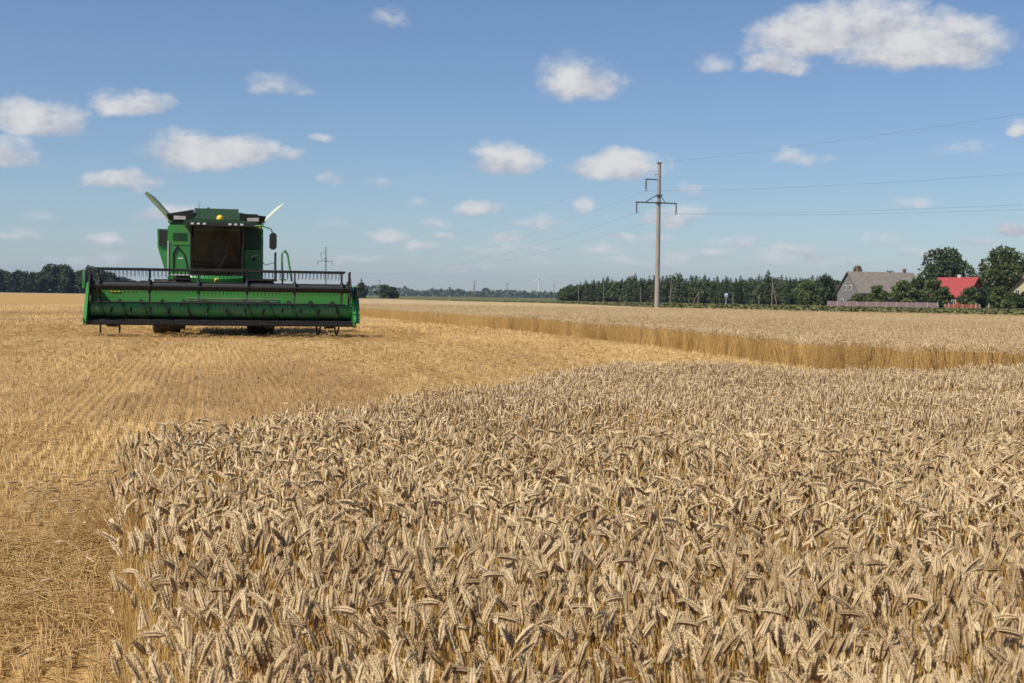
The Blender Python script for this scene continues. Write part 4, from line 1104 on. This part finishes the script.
MB().box((0.15,-0.72,2.55),(0.52,0.5,0.14),None,0.04).box((0.15,-0.46,2.98),(0.5,0.14,0.85),None,0.05).box((0.15,-0.46,3.5),(0.28,0.1,0.2),None,0.04).build('seat',M['seat'],cab)
sw = MB().tube((0.15,-1.45,2.15),(0.15,-1.2,2.78),0.05,0.04,8)
for i in range(16):
    a,b = 2*math.pi*i/16, 2*math.pi*(i+1)/16
    sw.tube((0.15+0.2*math.cos(a),-1.18+0.14*math.sin(a),2.82+0.13*math.sin(a)),(0.15+0.2*math.cos(b),-1.18+0.14*math.sin(b),2.82+0.13*math.sin(b)),0.018,0.018,6)
sw.build('steering_wheel',M['steel'],cab)
MB().path([(0.10,CY0-0.20,2.2),(0.42,CY0-0.26,2.85),(0.50,CY0-0.25,3.3)],0.014,5).build('wiper',M['black'],cab)
MB().box(((CX0+CX1)/2,CY1-0.03,2.45),(CX1-CX0-0.2,0.04,0.6)).box((CX0+0.35,CY1-0.03,3.2),(0.4,0.04,0.7)).build('cab_liner',M['seat'],cab)
# bright nose below the windscreen with its round badge
nose = MB(); n = 14; vs,fs = [],[]
for i in range(n+1):
    u = i/n; x = CX0+0.02+(CX1-CX0-0.04)*u; y = CY0-0.02-0.22*(1-(2*u-1)**2); dz = 0.17*(2*u-1)**2
    vs += [(x,y,2.09),(x,y-0.03,1.98+dz*0.3),(x,y+0.06,1.74+dz),(x,y+0.4,1.74+dz),(x,y+0.4,2.09)]
for i in range(n):
    for j in range(5): fs.append((i*5+j,i*5+(j+1)%5,(i+1)*5+(j+1)%5,(i+1)*5+j))
fs += [(0,1,2,3,4),tuple(n*5+j for j in range(5))]
nose.add(vs,fs).build('nose_panel',M['green'],H)
bg_ = MB().lathe([(0.0,-0.012),(0.085,-0.012),(0.085,0.012),(0.0,0.012)],'y',(0.11,CY0-0.27,1.93),18).build('badge',M['yellow'],H)
MB().lathe([(0.0,-0.01),(0.06,-0.01),(0.06,0.004),(0.0,0.004)],'y',(0.11,CY0-0.288,1.93),18).build('badge_emblem',M['dark_green'],bg_)
# platform, rails and ladder on the driver's side, mirrors
MB().box((1.62,-0.95,1.98),(1.1,1.5,0.07)).box((-1.1,-0.8,1.98),(0.55,1.2,0.07)).build('platform',M['dark_metal'],H)
rl = MB()
for y in (-1.65,-0.4): rl.path([(2.12,y,2.0),(2.12,y,2.95)],0.022)
rl.path([(2.12,-1.65,2.95),(2.12,-0.4,2.95)],0.022).path([(2.12,-1.65,2.5),(2.12,-0.4,2.5)],0.016)
rl.path([(1.28,-1.68,2.75),(1.5,-1.68,2.85),(1.75,-1.68,2.5),(2.12,-1.66,2.6)],0.014)
rl.build('handrail',M['dark_green'],H)
ld = MB()
for y in (-0.95,-0.45):
    ld.path([(2.42,y,1.0),(2.38,y,2.1),(2.36,y,2.95),(2.46,y,3.05),(2.56,y,2.92),(2.72,y,1.95)],0.028)
for z in (1.1,1.4,1.7,2.0): ld.box((2.42,-0.7,z),(0.22,0.5,0.04))
ld.build('ladder',M['green'],H)
mr = MB().path([(1.0,CY0-0.12,3.82),(1.62,CY0-0.3,3.85),(1.94,CY0-0.34,3.74),(2.0,CY0-0.34,3.58)],0.026)
mirror = mr.build('mirror_arm',M['green'],H)
MB().box((2.01,CY0-0.34,3.32),(0.25,0.12,0.58),None,0.07).build('mirror',M['black'],mirror)
MB().box((1.55,0.3,3.86),(0.14,0.14,0.16)).build('marker_light',M['amber'],H)
MB().tube((-0.55,CY1,4.05),(-0.55,CY1,4.75),0.012,0.006,5).build('aerial',M['black'],H)
MB().tube((-0.25,0.9,4.3),(-0.25,0.9,4.62),0.07,0.05,8).build('tank_sensor',M['dark_green'],tank)
MB().box((0.62,-0.75,2.62),(0.14,0.5,0.10)).box((0.66,-1.05,2.85),(0.26,0.05,0.2),Matrix.Rotation(math.radians(-12),3,'X')).build('console',M['black'],cab)
MB().tube((0.9,2.4,4.0),(0.9,2.4,4.55),0.07,0.07,10).build('exhaust',M['steel'],H)
MB().tube((1.55,1.2,3.6),(1.55,5.8,3.7),0.18,0.18,14).tube((1.55,5.8,3.7),(1.55,6.3,3.5),0.20,0.17,14).build('unloading_auger',M['green'],H)
MB().prism([(5.3,0.9),(6.2,0.75),(6.3,1.2),(5.9,1.7),(5.3,1.6)],'x',-0.95,0.95).build('straw_chopper',M['dark_metal'],H)
MB().path([(-0.6,YB+0.3,1.4),(-0.75,-1.5,1.75),(-0.95,-0.6,1.9)],0.035).path([(0.8,YB+0.2,1.35),(1.0,-1.4,1.7),(1.1,-0.5,1.9)],0.03).build('hydraulic_hose',M['black'],H)
